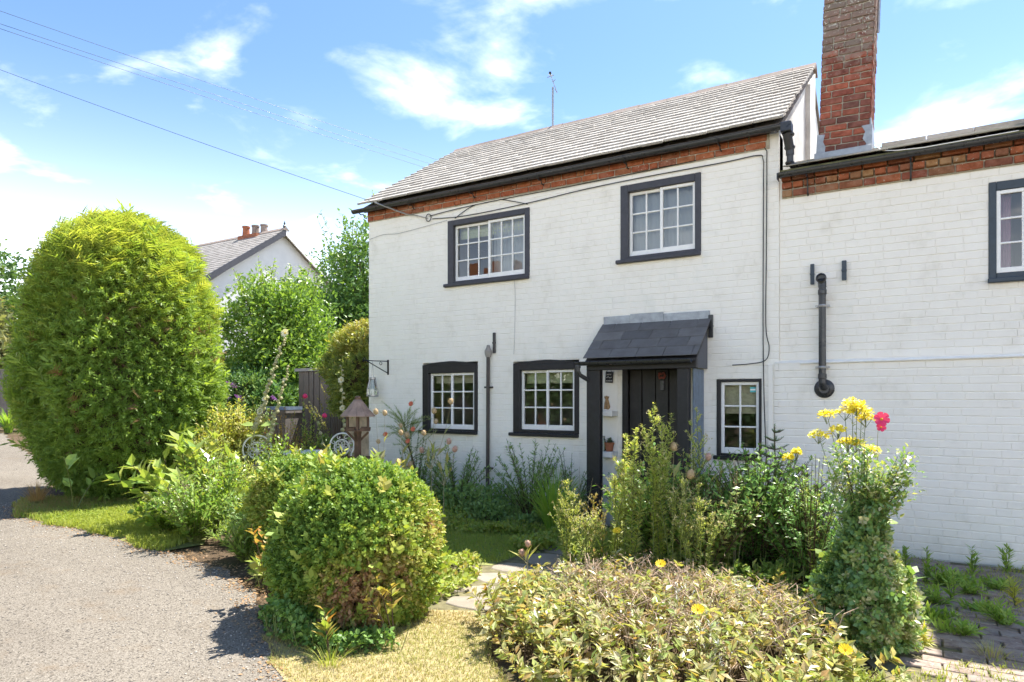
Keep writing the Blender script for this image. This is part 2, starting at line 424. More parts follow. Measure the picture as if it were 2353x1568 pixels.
CHAR = simple('charcoal_frame_paint', (.052, .052, .062), .5, .25, 14, .4, bmp=.25, bscale=90)
NAVY = simple('blue_grey_frame_paint', (.045, .062, .080), .5, .2, 14, .4, bmp=.2, bscale=90)
PLAST = simple('black_plastic', (.030, .031, .034), .33, .2, 20, .5, bmp=.03)
REDB = brick_mat('red_eaves_brick', [(.40,.125,.06), (.46,.16,.075), (.36,.10,.05), (.42,.17,.08), (.33,.13,.08)], .2)
WINGB = brick_mat('weathered_wing_brick', [(.36,.12,.065), (.44,.15,.07), (.30,.10,.065), (.42,.24,.11), (.25,.105,.07), (.40,.135,.07)], .25)
CHIMB = brick_mat('weathered_chimney_brick', [(.42,.13,.08), (.26,.10,.07), (.21,.10,.08), (.48,.15,.09), (.32,.12,.085), (.19,.095,.075), (.37,.11,.075)], .62, .2, (4.85, 5.75))
MORT = simple('lime_mortar', (.42, .38, .30), .95, .25, 25, .1, bmp=.6, bscale=80)
ROOFS = slate_mat('pale_weathered_roof_slate', [(.41,.385,.345), (.455,.43,.39), (.375,.35,.315), (.43,.405,.365), (.49,.46,.415)], .85)
PORS = slate_mat('dark_porch_slate', [(.125,.120,.115), (.150,.145,.140), (.105,.102,.100), (.175,.168,.160)], .8, spots=False)
RIDGE = slate_mat('clay_ridge_tile', [(.25,.20,.17), (.30,.245,.21), (.225,.18,.15)], .85, spots=True)
LEAD = simple('grey_lead_flashing', (.33, .35, .37), .45, .3, 9, .5, .3, bmp=.3, bscale=20)
GLASS = glass_mat(); PALE_SHEET = pale_sheet_mat()
BLIND = simple('linen_blind', (.62, .56, .42), .9, .12, 30, .1)
BLINDG = simple('pale_green_blind', (.55, .58, .36), .9, .12, 30, .1)
INT = simple('dim_interior_plaster', (.42, .39, .35), .9, .1, 2, .1)
FLOORM = simple('interior_floorboards', (.12, .08, .05), .6, .2, 4, .2)
DOORM = simple('stained_door_boards', (.026, .023, .021), .5, .45, 7, .4, bmp=.4, bscale=40)
GREYB = simple('blue_grey_boarding', (.16, .20, .25), .6, .2, 16, .3)
METAL = simple('galvanised_metal', (.38, .37, .36), .4, .15, 20, .5, .7)
IRON = simple('black_wrought_iron', (.015, .015, .015), .45, .2, 20, .5)
CABLE = simple('black_cable', (.018, .018, .018), .5, .1, 10, .3)

# ---------------------------------------------------------------- ground, drive, lawn sheets
def sheet(name, mat, xs, ylo, yhi, dz, ny, hole=None):
    V = []; F = []
    for i, x in enumerate(xs):
        y0, y1 = ylo(x), yhi(x)
        for j in range(ny+1): V.append((x, y0+(y1-y0)*j/ny, terr(x)+dz))
    for i in range(len(xs)-1):
        for j in range(ny):
            a = i*(ny+1)+j; F.append((a, a+ny+1, a+ny+2, a+1))
    me = mesh_np(name, V, [np.array(F)]); o = link(name, me, mat); tag(o, kind='structure'); return o
def soil_mat():
    m, nt, out = newmat('garden_soil'); P = wpos(nt)
    n = noise(nt, 1.3, 7, .65, vec=P); n2 = noise(nt, 30, 5, .7, vec=P)
    c = ramp(nt, n, [(.32, (.085,.058,.036)), (.5, (.14,.10,.062)), (.68, (.075,.085,.03))])
    c = mixc(nt, ramp(nt, n2, [(.4, .5), (.6, 0.0)]), c, (.05, .035, .024))
    pbr(nt, out, c, .95, bump(nt, n2, .9, .03), .1); return m
def far_mat():
    m, nt, out = newmat('rough_grass_ground'); P = wpos(nt)
    n = noise(nt, .9, 7, .65, vec=P); n2 = noise(nt, 45, 4, .7, vec=P)
    c = ramp(nt, n, [(.3, (.06,.085,.022)), (.5, (.13,.12,.045)), (.7, (.17,.13,.07))])
    pbr(nt, out, mixc(nt, ramp(nt, n2, [(.4, .5), (.6, 0.0)]), c, (.05,.045,.02)), .95, bump(nt, n2, .8, .02), .1); return m
def drive_mat():
    m, nt, out = newmat('pale_worn_tarmac'); P = wpos(nt)
    v = N(nt, 'ShaderNodeTexVoronoi', i_Scale=130.0); L(nt, P, v.inputs['Vector'])
    sh = N(nt, 'ShaderNodeSeparateColor'); L(nt, v.outputs['Color'], sh.inputs[0])
    agg = ramp(nt, sh.outputs[0], [(0, (.052,.044,.036)), (.10, (.116,.101,.081)), (.3, (.172,.151,.122)), (.75, (.208,.184,.150)), (1, (.27,.242,.202))])
    v2 = N(nt, 'ShaderNodeTexVoronoi', i_Scale=38.0); L(nt, P, v2.inputs['Vector'])
    s2 = N(nt, 'ShaderNodeSeparateColor'); L(nt, v2.outputs['Color'], s2.inputs[0])
    peb = fmath(nt, 'MULTIPLY', fmath(nt, 'LESS_THAN', s2.outputs[1], .13), fmath(nt, 'LESS_THAN', v2.outputs['Distance'], .33))
    c = mixc(nt, fmath(nt, 'MULTIPLY', peb, .8), agg, (.045,.042,.04))
    big = noise(nt, .8, 6, .6, vec=P); c = mixc(nt, ramp(nt, big, [(.35, .35), (.65, 0.0)]), c, mixc(nt, 1.0, c, (.74,.72,.70), 'MULTIPLY'))
    trk = noise(nt, .55, 3, .5, vec=P, stretch=(.35, 2.2, 1)); c = mixc(nt, ramp(nt, trk, [(.42, .32), (.58, 0.0)]), c, mixc(nt, 1.0, c, (.70,.68,.66), 'MULTIPLY'))
    st = noise(nt, 2.6, 6, .7, vec=P); c = mixc(nt, ramp(nt, st, [(.56, 0.0), (.72, .45)]), c, (.17,.125,.08))
    pbr(nt, out, c, .9, bump(nt, v.outputs['Distance'], .5, .006), .2); return m
SOIL = soil_mat(); FARG = far_mat(); DRIVE = drive_mat()
xs = sorted(set([-400, -200, -120, -80, -60, -50, -45, -40, -35, 3.5, 5, 8, 12, 20, 40, 80, 200, 400]+[round(-32+.25*i, 3) for i in range(140)]))
sheet('ground', SOIL, xs, lambda x: -300, lambda x: 300, -0.012, 60)
def interp(pts):
    px = [p[0] for p in pts]; py = [p[1] for p in pts]
    return lambda x: float(np.interp(x, px, py))+.035*math.sin(x*7.3)+.025*math.sin(x*17.1+1)+.018*math.sin(x*31.7)
drive_edge = interp([(-25, 1.6), (-20, .5), (-17.9, -.25), (-13, -1.6), (-10.4, -2.6), (-9.3, -3.3), (-8.6, -3.85), (-7.8, -4.1), (-6.7, -4.02), (-5.9, -3.93), (-5.4, -4.02), (-4.6, -4.0), (-3.75, -4.1), (-2.9, -4.52), (-2.35, -4.93), (-1.75, -5.22), (-1.2, -5.75), (-.4, -6.6), (.4, -7.6), (1.0, -9.5), (1.5, -14)])
sheet('driveway', DRIVE, [round(-25+.08*i, 3) for i in range(332)], lambda x: -14.0, drive_edge, .004, 40)

# ---------------------------------------------------------------- the cottage
def clip_courses(x0, x1, z0, z1, ch, opens, blen, seed, hdr=.5):
    """brick intervals of a coursed wall with rectangular openings: list of (xa, xb, za, zb)"""
    g = random.Random(seed); out = []
    nc = int(round((z1-z0)/ch)); ch = (z1-z0)/nc
    for k in range(nc):
        za, zb = z0+k*ch, z0+(k+1)*ch
        x = x0-g.uniform(0, blen); hd = k % 2
        while x < x1:
            l = blen if not ((k % 4 == 3) or g.random() < .12) else blen*hdr
            a, b = max(x, x0), min(x+l, x1); x += l
            if b-a < .02: continue
            segs = [(a, b, za, zb)]
            for (ox0, ox1, oz0, oz1) in opens:
                ns = []
                for (p, q, c, d) in segs:
                    if q <= ox0 or p >= ox1 or d <= oz0+.004 or c >= oz1-.004: ns.append((p, q, c, d)); continue
                    if p < ox0: ns.append((p, ox0, c, d))
                    if q > ox1: ns.append((ox1, q, c, d))
                    if c < oz0-.012: ns.append((max(p, ox0), min(q, ox1), c, oz0))
                    if d > oz1+.012: ns.append((max(p, ox0), min(q, ox1), oz1, d))
                segs = ns
            out += [s for s in segs if s[1]-s[0] > .025 and s[3]-s[2] > .012]
    return out
UB_V, UB_F = CHAM(.008, .14, .07)
WB_V, WB_F = CHAM(.030, .12, .11)
# front half only: drop the faces nobody can reach (set into the wall)
UB = (UB_V, UB_F)
def brick_set(parent, ivs, yfront, depth, mat, jit=.0008, gap=.0052, limit=300, vis=None, seed=1, name='brick', mind=0):
    g = random.Random(seed); ms = []; bon = []
    for (a, b, c, d) in ivs:
        bare = gap > .01; w_, h_ = b-a-(gap if bare else .0015), d-c-gap
        if w_ < .01 or h_ < .008: continue
        y = yfront+depth/2+g.uniform(-jit, jit)
        ms.append(M4(((a+b)/2, y, (c+d)/2+g.uniform(-.001, .001)), ((g.uniform(-.02, .02), g.uniform(-.008, .008), g.uniform(-.01, .01)) if bare else (g.uniform(-.010, .010), g.uniform(-.004, .004), g.uniform(-.0025, .0025))), (w_, depth, h_)))
        bon.append(1.0 if vis is None or vis((a+b)/2, (c+d)/2) else .05)
        bon[-1] *= .4+min(1, w_*h_/.014)*.6
    pieces(parent, name, (WB_V, WB_F) if bare else UB, ms, mat, limit, name+'_courses', np.array(bon))
def slab_with_holes(mb, x0, x1, z0, z1, y0, y1, opens):
    xsb = sorted(set([x0, x1]+[v for o in opens for v in o[:2] if x0 < v < x1])); zsb = sorted(set([z0, z1]+[v for o in opens for v in o[2:] if z0 < v < z1]))
    for i in range(len(xsb)-1):
        for j in range(len(zsb)-1):
            xm, zm_ = (xsb[i]+xsb[i+1])/2, (zsb[j]+zsb[j+1])/2
            if any(o[0] < xm < o[1] and o[2] < zm_ < o[3] for o in opens): continue
            mb.box(xsb[i], xsb[i+1], y0, y1, zsb[j], zsb[j+1])
HX0, HX1 = -6.12, 0.0
WIN = dict(upL=(-4.56, -3.18, 3.257, 4.18), upR=(-1.867, -.861, 3.315, 4.245), loL=(-5.03, -4.03, 1.125, 2.12), loR=(-3.44, -2.44, 1.13, 2.10), small=(-.68, -.184, .94, 1.817), door=(-1.84, -1.05, .0, 2.02))
cot = thing('cottage', 'white painted brick cottage with pale slate roof and dark slate porch', 'house', (-3.06, 0, 0))
wb = MB(); OP = list(WIN.values())
slab_with_holes(wb, HX0, HX1, -.1, 4.53, .0045, .24, OP)
wb.box(HX0, HX0+.23, .24, 4.8, -.1, 4.53); wb.box(HX1-.25, HX1-.02, .24, 4.8, -.1, 4.53); wb.box(HX0, HX1-.02, 4.8, 5.03, -.1, 4.53)
RY, RZ, EY, EZ = 2.44, 6.26, -.13, 4.60           # ridge and eave of the front slope
pit = math.atan2(RZ-EZ, RY-EY)
for xg in ((HX0, HX0+.23), (HX1-.25, HX1-.02)):   # gable triangles
    wb.prism([(.02, 4.53), (4.86, 4.53), (RY+.0, RZ-.10)], 'x', xg[0], xg[1])
wall = wb.build('wall', WHITE, cot)
# rendered gable skin over the lower wing, with its raised flue strip
gs = MB(); gs.prism([(.04, 4.0), (4.86, 4.0), (4.86, 4.50), (RY, RZ-.085), (.04, 4.56)], 'x', -.02, .0)
gs.prism([(1.92, 4.3), (2.42, 4.3), (2.42, 6.16), (1.92, 5.82)], 'x', 0.0, .06)
gs.build('gable_render', simple('stained_render', (.70,.69,.64), .8, .22, 2.4, .2, bmp=.4), cot)
mw = clip_courses(HX0, HX1, 0.0, 4.37, .0752, OP, .228, 3)
brick_set(wall, mw, 0.0, .030, WHITE, limit=300, vis=lambda x, z: z > 1.0, seed=4)
# two bare brick courses under the gutter
eb = clip_courses(HX0-.01, HX1-.12, 4.378, 4.535, .0785, [], .226, 9)
ec = MB(); ec.box(HX0-.012, HX1-.1, -.012, .03, 4.374, 4.54); eco = ec.build('eaves_course', MORT, cot)
brick_set(eco, eb, -.028, .04, REDB, .004, .012, 200, seed=5)

def window(parent, name, o, wh, sash, rows, fm, arch=0.0, proud=.012, sill=(.05, .0), blind=None, pale_sheet=None, wm=JOIN, bot=.068):
    """o: outer rect, wh: white casement rect, sash: list of (x0, x1, columns, setback)"""
    x0, x1, z0, z1 = o; a0, a1, b0, b1 = wh; mb = MB(); yf = -proud
    mb.box(x0, a0, yf, .12, z0, z1, .006); mb.box(a1, x1, yf, .12, z0, z1, .006)
    mb.box(a0, a1, yf+.001, .12, b1, z1-.001, .006)
    if b0-z0 > .012: mb.box(a0, a1, yf+.001, .12, z0+.001, b0, .004)
    if arch > 0:
        n = 12; top = [(x0+(x1-x0)*i/n, z1+arch*(1-(2*i/n-1)**2)+random.uniform(-.003, .003)) for i in range(n+1)]
        mb.prism([(x0, z1-.002)]+top[::1]+[(x1, z1-.002)], 'y', yf+.002, .03)
    w_ = mb.build('window', fm, parent); w_['label'] = name
    sb = MB(); sb.box(x0-sill[0], x1+sill[1], -proud-.045, .0, z0-.045, z0, .008); sb.build('sill', fm, w_)
    for (s0, s1, nc, back) in sash:
        y0 = .018+back; y1 = y0+.040; st = .034
        s = MB(); s.box(s0, s0+st, y0, y1, b0, b1, .004); s.box(s1-st, s1, y0, y1, b0, b1, .004)
        s.box(s0+st, s1-st, y0+.001, y1, b0, b0+bot, .004); s.box(s0+st, s1-st, y0+.001, y1, b1-.036, b1, .004)
        s.build('sash', wm, w_)
        gx0, gx1, gz0, gz1 = s0+st, s1-st, b0+bot, b1-.036
        bw = .019
        for k in range(1, nc):
            xc = gx0+(gx1-gx0)*k/nc; MB().box(xc-bw/2, xc+bw/2, y0+.006, y1-.006, gz0, gz1, .004).build('glazing_bar', wm, w_)
        for k in range(1, rows):
            zc = gz0+(gz1-gz0)*k/rows; MB().box(gx0, gx1, y0+.008, y1-.009, zc-bw/2, zc+bw/2, .004).build('glazing_bar', wm, w_)
        for i in range(nc):
            for j in range(rows):
                pa, pb = gx0+(gx1-gx0)*i/nc, gx0+(gx1-gx0)*(i+1)/nc; pc, pd = gz0+(gz1-gz0)*j/rows, gz0+(gz1-gz0)*(j+1)/rows
                yy = y0+.024; t = random.uniform(-.0022, .0022); t2 = random.uniform(-.0022, .0022)
                MB().add([(pa, yy+t, pc), (pb, yy-t, pc+.0), (pb, yy-t+t2, pd), (pa, yy+t+t2, pd)], [(0,1,2,3)]).build('pane', GLASS, w_)
    if blind:
        bm_, zb, ym = blind
        m = MB(); nseg = 14
        pts = [(a0+.02, ym)]; zz_ = np.linspace(b1, zb, nseg)
        for k in range(nseg-1):
            yb = ym+.006*math.sin(k*1.7)
            m.box(a0+.01, a1-.01, yb, yb+.010, zz_[k+1], zz_[k])
        m.build('blind', bm_, w_)
    if pale_sheet:
        n0, n1, ym = pale_sheet; m = MB(); V = []; F = []; k = 40
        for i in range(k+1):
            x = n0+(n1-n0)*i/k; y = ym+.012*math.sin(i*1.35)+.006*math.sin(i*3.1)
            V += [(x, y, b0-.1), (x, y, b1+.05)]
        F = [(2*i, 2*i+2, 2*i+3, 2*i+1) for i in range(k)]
        m.add(V, F).build('sheet_behind_glass', PALE_SHEET, w_, smooth=True)  # pale sheet stands in for sky reflection and inner glazing
    return w_
window(cot, 'upper window over the lantern with six small panes in each sash', WIN['upL'], (-4.46, -3.256, 3.29, 4.10), [(-4.46, -3.835, 3, .030), (-3.868, -3.256, 3, .0)], 3, CHAR, blind=(BLINDG, 3.93, .17), pale_sheet=(-3.86, -3.2, .16))
window(cot, 'upper window over the porch with two sashes of six panes', WIN['upR'], (-1.769, -.932, 3.356, 4.155), [(-1.769, -1.335, 2, .030), (-1.365, -.932, 2, 0)], 3, CHAR, pale_sheet=(-1.8, -.9, .16))
window(cot, 'lower window beside the lantern under a shallow arched black lintel', (-5.03, -4.03, 1.125, 2.085), (-4.917, -4.09, 1.148, 1.965), [(-4.917, -4.50, 2, .030), (-4.52, -4.09, 2, 0)], 3, BLACK, .05, blind=(BLIND, 1.82, .17))
window(cot, 'lower window beside the porch under a shallow arched black lintel', (-3.44, -2.44, 1.13, 2.065), (-3.335, -2.507, 1.172, 1.975), [(-3.335, -2.915, 2, .030), (-2.935, -2.507, 2, 0)], 3, BLACK, .045, blind=(BLINDG, 1.80, .17))
ws = window(cot, 'narrow six pane window to the right of the porch', WIN['small'], (-.635, -.212, .965, 1.783), [(-.635, -.212, 2, 0)], 3, BLACK, blind=(BLIND, 1.42, .15), sill=(.03, .005))
MB().box(-.315, -.255, .0375, .0385, 1.665, 1.725).build('sticker', simple('turquoise_sticker', (.12,.50,.52), .4), ws)
MB().box(-.313, -.257, .0365, .0372, 1.686, 1.703).build('sticker_band', JOIN, ws)
# rooms behind the glass
it = MB(); it.box(HX0+.24, HX1-.26, .30, 4.78, 2.42, 2.62); it.box(HX0+.24, HX1-.26, .30, 4.78, 4.44, 4.52)
it.box(HX0+.24, HX1-.26, 2.9, 3.0, .06, 2.40); it.box(HX0+.24, HX1-.26, 2.9, 3.0, 2.64, 4.42); it.box(-2.32, -2.22, .26, 2.88, .06, 2.4); it.box(-2.6, -2.5, .26, 2.88, 2.64, 4.42)
it.build('interior_walls', INT, cot); MB().box(HX0+.24, HX1-.26, .26, 4.78, -.02, .05).build('interior_floor', FLOORM, cot)

# roof: two slabs, slates on the front slope, clay ridge tiles
rf = MB(); t_ = .03
def slope(yA, zA, yB, zB, th): return [(yA, zA), (yB, zB), (yB, zB-th), (yA, zA-th)]
rf.prism(slope(EY+.02, EZ-.02, RY, RZ-.03, .06), 'x', HX0-.03, HX1+.03)
rf.prism(slope(RY, RZ-.03, 5.1, EZ-.05, .06), 'x', HX0-.03, HX1+.03)
roof = rf.build('roof', simple('roof_underlay', (.20,.18,.16), .9, .2, 5, .1), cot)
SV, SF = CHAM(.012, .01, .2); SLT = (SV, SF)
def slates(parent, x0, x1, yE, zE, yR, zR, expo, length, width, th, mat, seed, limit=300, jit=1.0, slip=0.03):
    g = random.Random(seed); pt = math.atan2(zR-zE, yR-yE); Ls = math.hypot(zR-zE, yR-yE); n = int(round(Ls/expo)); ms = []
    for k in range(n):
        s0 = k*Ls/n; x = x0-(width*.5 if k % 2 else 0)
        while x < x1-.01:
            wd = width*g.uniform(.92, 1.08); a, b = max(x, x0), min(x+wd, x1); x += wd
            if b-a < .03: continue
            ln = min(length, Ls-s0+.02); sl_ = g.gauss(0, .004)*jit
            if g.random() < slip: sl_ -= g.uniform(.01, .03)
            cs = s0+ln/2+sl_; tilt = math.atan2(th*1.25, expo*1.0)*.55
            y = yE+cs*math.cos(pt)-math.sin(pt)*(.010+th*.9); z = zE+cs*math.sin(pt)+math.cos(pt)*(.010+th*.9)
            ms.append(M4(((a+b)/2, y, z+g.uniform(0, .003)*jit), (pt-tilt+g.gauss(0, .006)*jit, g.gauss(0, .006)*jit, g.gauss(0, .008)*jit), (b-a-.006, ln, th)))
    pieces(parent, 'slate', SLT, ms, mat, limit, 'slate_courses')
slates(roof, HX0-.09, HX1+.06, EY-.01, EZ-.012, RY-.02, RZ-.03, .185, .31, .262, .030, ROOFS, 21)
g_ = random.Random(3); xr = HX0-.09
while xr < HX1+.04:
    ln = .46; xe = min(xr+ln-.006, HX1+.07)
    dz = g_.uniform(-.006, .006); V = []
    prof = [(-.165, -.105), (-.14, -.075), (-.03, .035), (.03, .035), (.14, -.075), (.165, -.105), (.14, -.115), (.0, .012), (-.14, -.115)]
    MB().prism([(RY+a, RZ+b+dz+.02) for a, b in prof], 'x', xr, xe).build('ridge_tile', RIDGE, roof)
    xr += ln
# timber fascia and gutter with brackets
MB().box(HX0-.05, HX1-.08, -.075, -.032, 4.525, 4.57).build('fascia', BLACK, cot)
def half_gutter(name, parent, x0, x1, y, z, r, mat):
    m = MB(); V = []; n = 10
    for x in (x0, x1):
        for k in range(n+1):
            a = math.pi*k/n; V.append((x, y-r*math.cos(a), z-r*math.sin(a)))
        for k in range(n+1):
            a = math.pi*(n-k)/n; V.append((x, y-(r-.006)*math.cos(a), z-(r-.006)*math.sin(a)))
    q = 2*(n+1); F = [(k, (k+1) % q, q+(k+1) % q, q+k) for k in range(q)]
    for b in (0, q): F += [tuple([b+k, b+k+1, b+q-2-k, b+q-1-k]) for k in range(n)]
    m.add(V, F); m.tube([(x0, y-r, z), (x1, y-r, z)], .006, 6)
    return m.build(name, mat, parent, smooth=False)
GY, GZ = -.155, 4.535
gut = half_gutter('gutter', cot, HX0-.20, HX1+.13, GY+.012, GZ+.012, .046, PLAST)
for gx in (-5.15, -4.05, -2.95, -1.75, -.62, HX0-.02):
    pts = [(gx, -.026, GZ-.10), (gx, -.075, GZ-.10)]+[(gx, GY-.068*math.cos(a), GZ-.068*math.sin(a)) for a in np.linspace(math.pi*.75, 0, 7)]
    MB().tube(pts, .008, 6).build('bracket', IRON, gut)
dp = MB(); dp.box(HX1+.05, HX1+.16, GY-.075, GY+.07, GZ-.09, GZ+.02, .01); dp.tube([(HX1+.105, GY, GZ-.08), (HX1+.115, GY+.04, GZ-.16), (HX1+.125, -.08, GZ-.24)], .047, 12); dp.tube([(HX1+.125, -.08, GZ-.23), (HX1+.125, -.075, GZ-.30)], .043, 12)
dp.tube([(HX1+.125, -.076, GZ-.27), (HX1+.125, -.07, 4.16), (HX1+.15, -.07, 4.12), (HX1+.20, -.06, 4.10)], .035, 12)
dp.build('downpipe', PLAST, cot, smooth=False)
for zc_, rr in ((GZ-.10, .054), (GZ-.22, .053), (4.15, .043)): MB().lathe([(rr, -.012), (rr+.004, 0), (rr, .012)], (HX1+.122, -.078 if zc_ < GZ-.15 else -.13, zc_), 14).build('pipe_collar', PLAST, cot)

# ---- porch: posts, side boarding, slated lean-to roof with lead flashing
PX0, PX1, PY, PZ, PT = -2.11, -.735, -.575, 2.055, 2.50
pf = MB(); pf.prism(slope(PY+.02, PZ-.015, -.002, PT, .035), 'x', PX0+.02, PX1-.02)
pf.box(PX0+.02, PX1-.03, PY+.05, PY+.12, 1.93, 2.035, .006)
porch = pf.build('porch', BLACK, cot)
slates(porch, PX0, PX1, PY, PZ, -.01, PT+.01, .165, .30, .345, .008, PORS, 8, jit=.45, slip=0)
MB().box(-2.10, -1.93, -.50, -.40, -.05, 1.99, .006).build('post', BLACK, porch); MB().box(-.99, -.86, -.50, -.40, -.05, 1.99, .006).build('post', BLACK, porch)
MB().prism([(-.40, 1.94), (-.003, 1.94), (-.003, 2.46), (-.05, 2.46), (-.47, 2.07)], 'x', -.805, -.785).build('cheek_board', simple('grey_cheek_board', (.10,.105,.12), .6), porch)
for i in range(7):
    ya = -.40+.398*i/7; MB().box(-.845-(.006 if i % 2 else 0), -.825, ya+.004, ya+.053, -.03, 1.935, .004).build('side_board', GREYB, porch)
lf = MB(); lf.prism([(-.205, PT-.148), (-.012, PT+.022), (-.012, PT+.115), (-.002, PT+.115), (-.002, PT), (-.195, PT-.165)], 'x', PX0+.03, PX1-.02); lf.build('lead_flashing', LEAD, porch)
for k, (xa, xb) in enumerate(((-2.09, -1.74), (-1.735, -1.31), (-1.305, -.76))):
    MB().box(xa, xb, -.018-.002*k, -.010, PT+.01, PT+.125+.012*math.sin(k*2), .003).build('flashing_upstand', LEAD, porch)
pg_ = half_gutter('porch_gutter', porch, PX0-.07, PX1-.06, PY-.035, PZ-.03, .042, PLAST)
pd_ = MB(); pd_.tube([(PX0-.05, PY-.035, PZ-.06), (PX0-.05, PY-.035, PZ-.13), (PX0-.035, PY-.01, PZ-.18), (PX0+.03, PY+.09, PZ-.24)], .026, 10); pd_.lathe([(.032, -.02), (.034, 0), (.032, .02)], (PX0-.05, PY-.035, PZ-.08), 12); pd_.build('porch_downpipe', PLAST, porch, smooth=False)
# door set in the wall behind
dr = MB(); dr.box(-1.84, -1.765, -.02, .10, 0, 2.02, .005); dr.box(-1.115, -1.05, -.02, .10, 0, 2.02, .005); dr.box(-1.765, -1.115, -.018, .10, 1.95, 2.02, .005)
door = dr.build('door', BLACK, cot)
bx_ = [-1.763, -1.60, -1.425, -1.26, -1.117]
for i in range(4): MB().box(bx_[i]+.004, bx_[i+1]-.004, .03+.003*(i % 2), .07, .03, 1.948, .006).build('door_board', DOORM, door)
kp = MB(); kp.box(-1.362, -1.306, .008, .028, 1.69, 1.815, .008); kp.lathe([(.014, 0), (.014, .008)], (-1.334, .008, 1.735), 12, (0,-1,0)); kp.build('door_handle_plate', simple('brushed_lock_plate', (.09,.085,.09), .35, .2, 20, .5, .6), door)
kn = MB(); kn.tube([(-1.375+.004*math.cos(0), .0, 1.87), (-1.36, -.012, 1.90), (-1.334, -.016, 1.885), (-1.305, -.012, 1.905), (-1.295, .0, 1.87), (-1.31, -.01, 1.838), (-1.334, -.016, 1.85), (-1.358, -.01, 1.838)], .015, 8, closed=True); kn.build('door_knocker', simple('copper_red_ornament', (.26,.075,.055), .5, .3, 30), door)
# shelves in the porch and what stands on them
for zs in (1.445, .935):
    MB().box(-2.11, -1.90, -.20, -.001, zs-.072, zs, .006).build('shelf', JOIN, porch)
MB().box(-2.115, -1.90, -.0085, -.0005, 0.05, 1.93).build('porch_panel', WHITE, porch)

# ---- fittings on the cottage wall
th_ = MB(); th_.tube([(-3.835, -.045, .05), (-3.825, -.045, 2.20)], .026, 10); th_.build('waste_pipe', simple('weathered_brown_pipe', (.075,.062,.055), .55, .35, 6), cot)
MB().lathe([(.036, 0), (.05, .05), (.052, .09), (.03, .13), (.02, .17)], (-3.822, -.045, 2.17), 12).build('pipe_cowl', simple('lead_cowl', (.30,.27,.24), .7), cot)
for zc_ in (.62, 1.75): MB().box(-3.885, -3.765, -.06, -.001, zc_-.012, zc_+.012, .004).build('pipe_clip', IRON, cot)
def strap(parent, x, z0, z1, wd=.042, m=PLAST): 
    b = MB(); b.box(x-wd/2, x+wd/2, -.028, -.004, z0, z1, .005); b.box(x-wd/2-.002, x+wd/2+.002, -.036, -.002, (z0+z1)/2-.012, (z0+z1)/2+.012, .003); b.build('wall_tie', m, parent)
strap(cot, -3.742, 2.225, 2.512); strap(cot, -.744, 2.30, 2.565, .055)
def cable(pts, parent, r=.0055, name='cable', m=CABLE, sub=6):
    P_ = [Vector(p) for p in pts]; out = []
    for i in range(len(P_)-1):
        a = P_[max(i-1, 0)]; b = P_[i]; c = P_[i+1]; d = P_[min(i+2, len(P_)-1)]
        for k in range(sub):
            t = k/sub; out.append(.5*((2*b)+(c-a)*t+(2*a-5*b+4*c-d)*t*t+(3*b-a-3*c+d)*t**3))
    out.append(P_[-1]); return MB().tube(out, r, 6).build(name, m, parent)
cable([(-4.88, -.02, 4.30), (-4.3, -.018, 4.335), (-3.5, -.018, 4.352), (-2.4, -.018, 4.358), (-1.4, -.018, 4.375), (-.5, -.018, 4.40), (-.22, -.018, 4.41), (-.135, -.018, 4.36), (-.125, -.018, 4.2), (-.13, -.018, 3.2), (-.135, -.018, 2.4), (-.10, -.018, 2.16), (-.14, -.018, 2.02), (-.30, -.018, 1.985), (-.50, -.018, 1.975)], cot)
cable([(-4.83, -.02, 4.25), (-4.2, -.018, 4.21), (-3.2, -.018, 4.235), (-2.4, -.018, 4.28), (-1.6, -.018, 4.30), (-.6, -.018, 4.305), (-.23, -.018, 4.315), (-.165, -.018, 4.26), (-.16, -.018, 4.0), (-.165, -.018, 2.6), (-.16, -.018, 1.9), (-.145, -.018, 1.3), (-.12, -.018, .75)], cot)
cable([(-4.42, -.018, 4.20), (-4.2, -.02, 4.30), (-4.05, -.019, 4.345)], cot); cable([(-3.62, -.019, 4.35), (-3.42, -.02, 4.29), (-3.20, -.02, 4.22)], cot)
cable([(-6.1, -.016, 4.10), (-5.8, -.016, 4.14), (-5.5, -.016, 4.12), (-5.0, -.016, 4.155), (-4.56, -.016, 4.19)], cot, .003, 'cable', simple('grey_thin_cable', (.35,.33,.30), .6))
cable([(-3.42, -.016, 3.25), (-3.40, -.016, 3.0), (-3.41, -.016, 2.4), (-3.425, -.016, 2.2)], cot, .003, 'cable', simple('grey_old_cable', (.42,.41,.38), .6))
lp = MB(); lp.tube([(-4.9+.048*math.cos(a), -.025, 4.275+.055*math.sin(a)) for a in np.linspace(0, 6.28, 15)[:-1]], .006, 6, closed=True); lp.build('cable_loop', CABLE, cot)
MB().tube([(-5.78, -.235, 4.585), (-5.32, -.05, 4.385), (-5.1, -.03, 4.33), (-4.92, -.025, 4.27)], [.011, .011, .007, .006], 8).build('wire_anchor', METAL, cot)

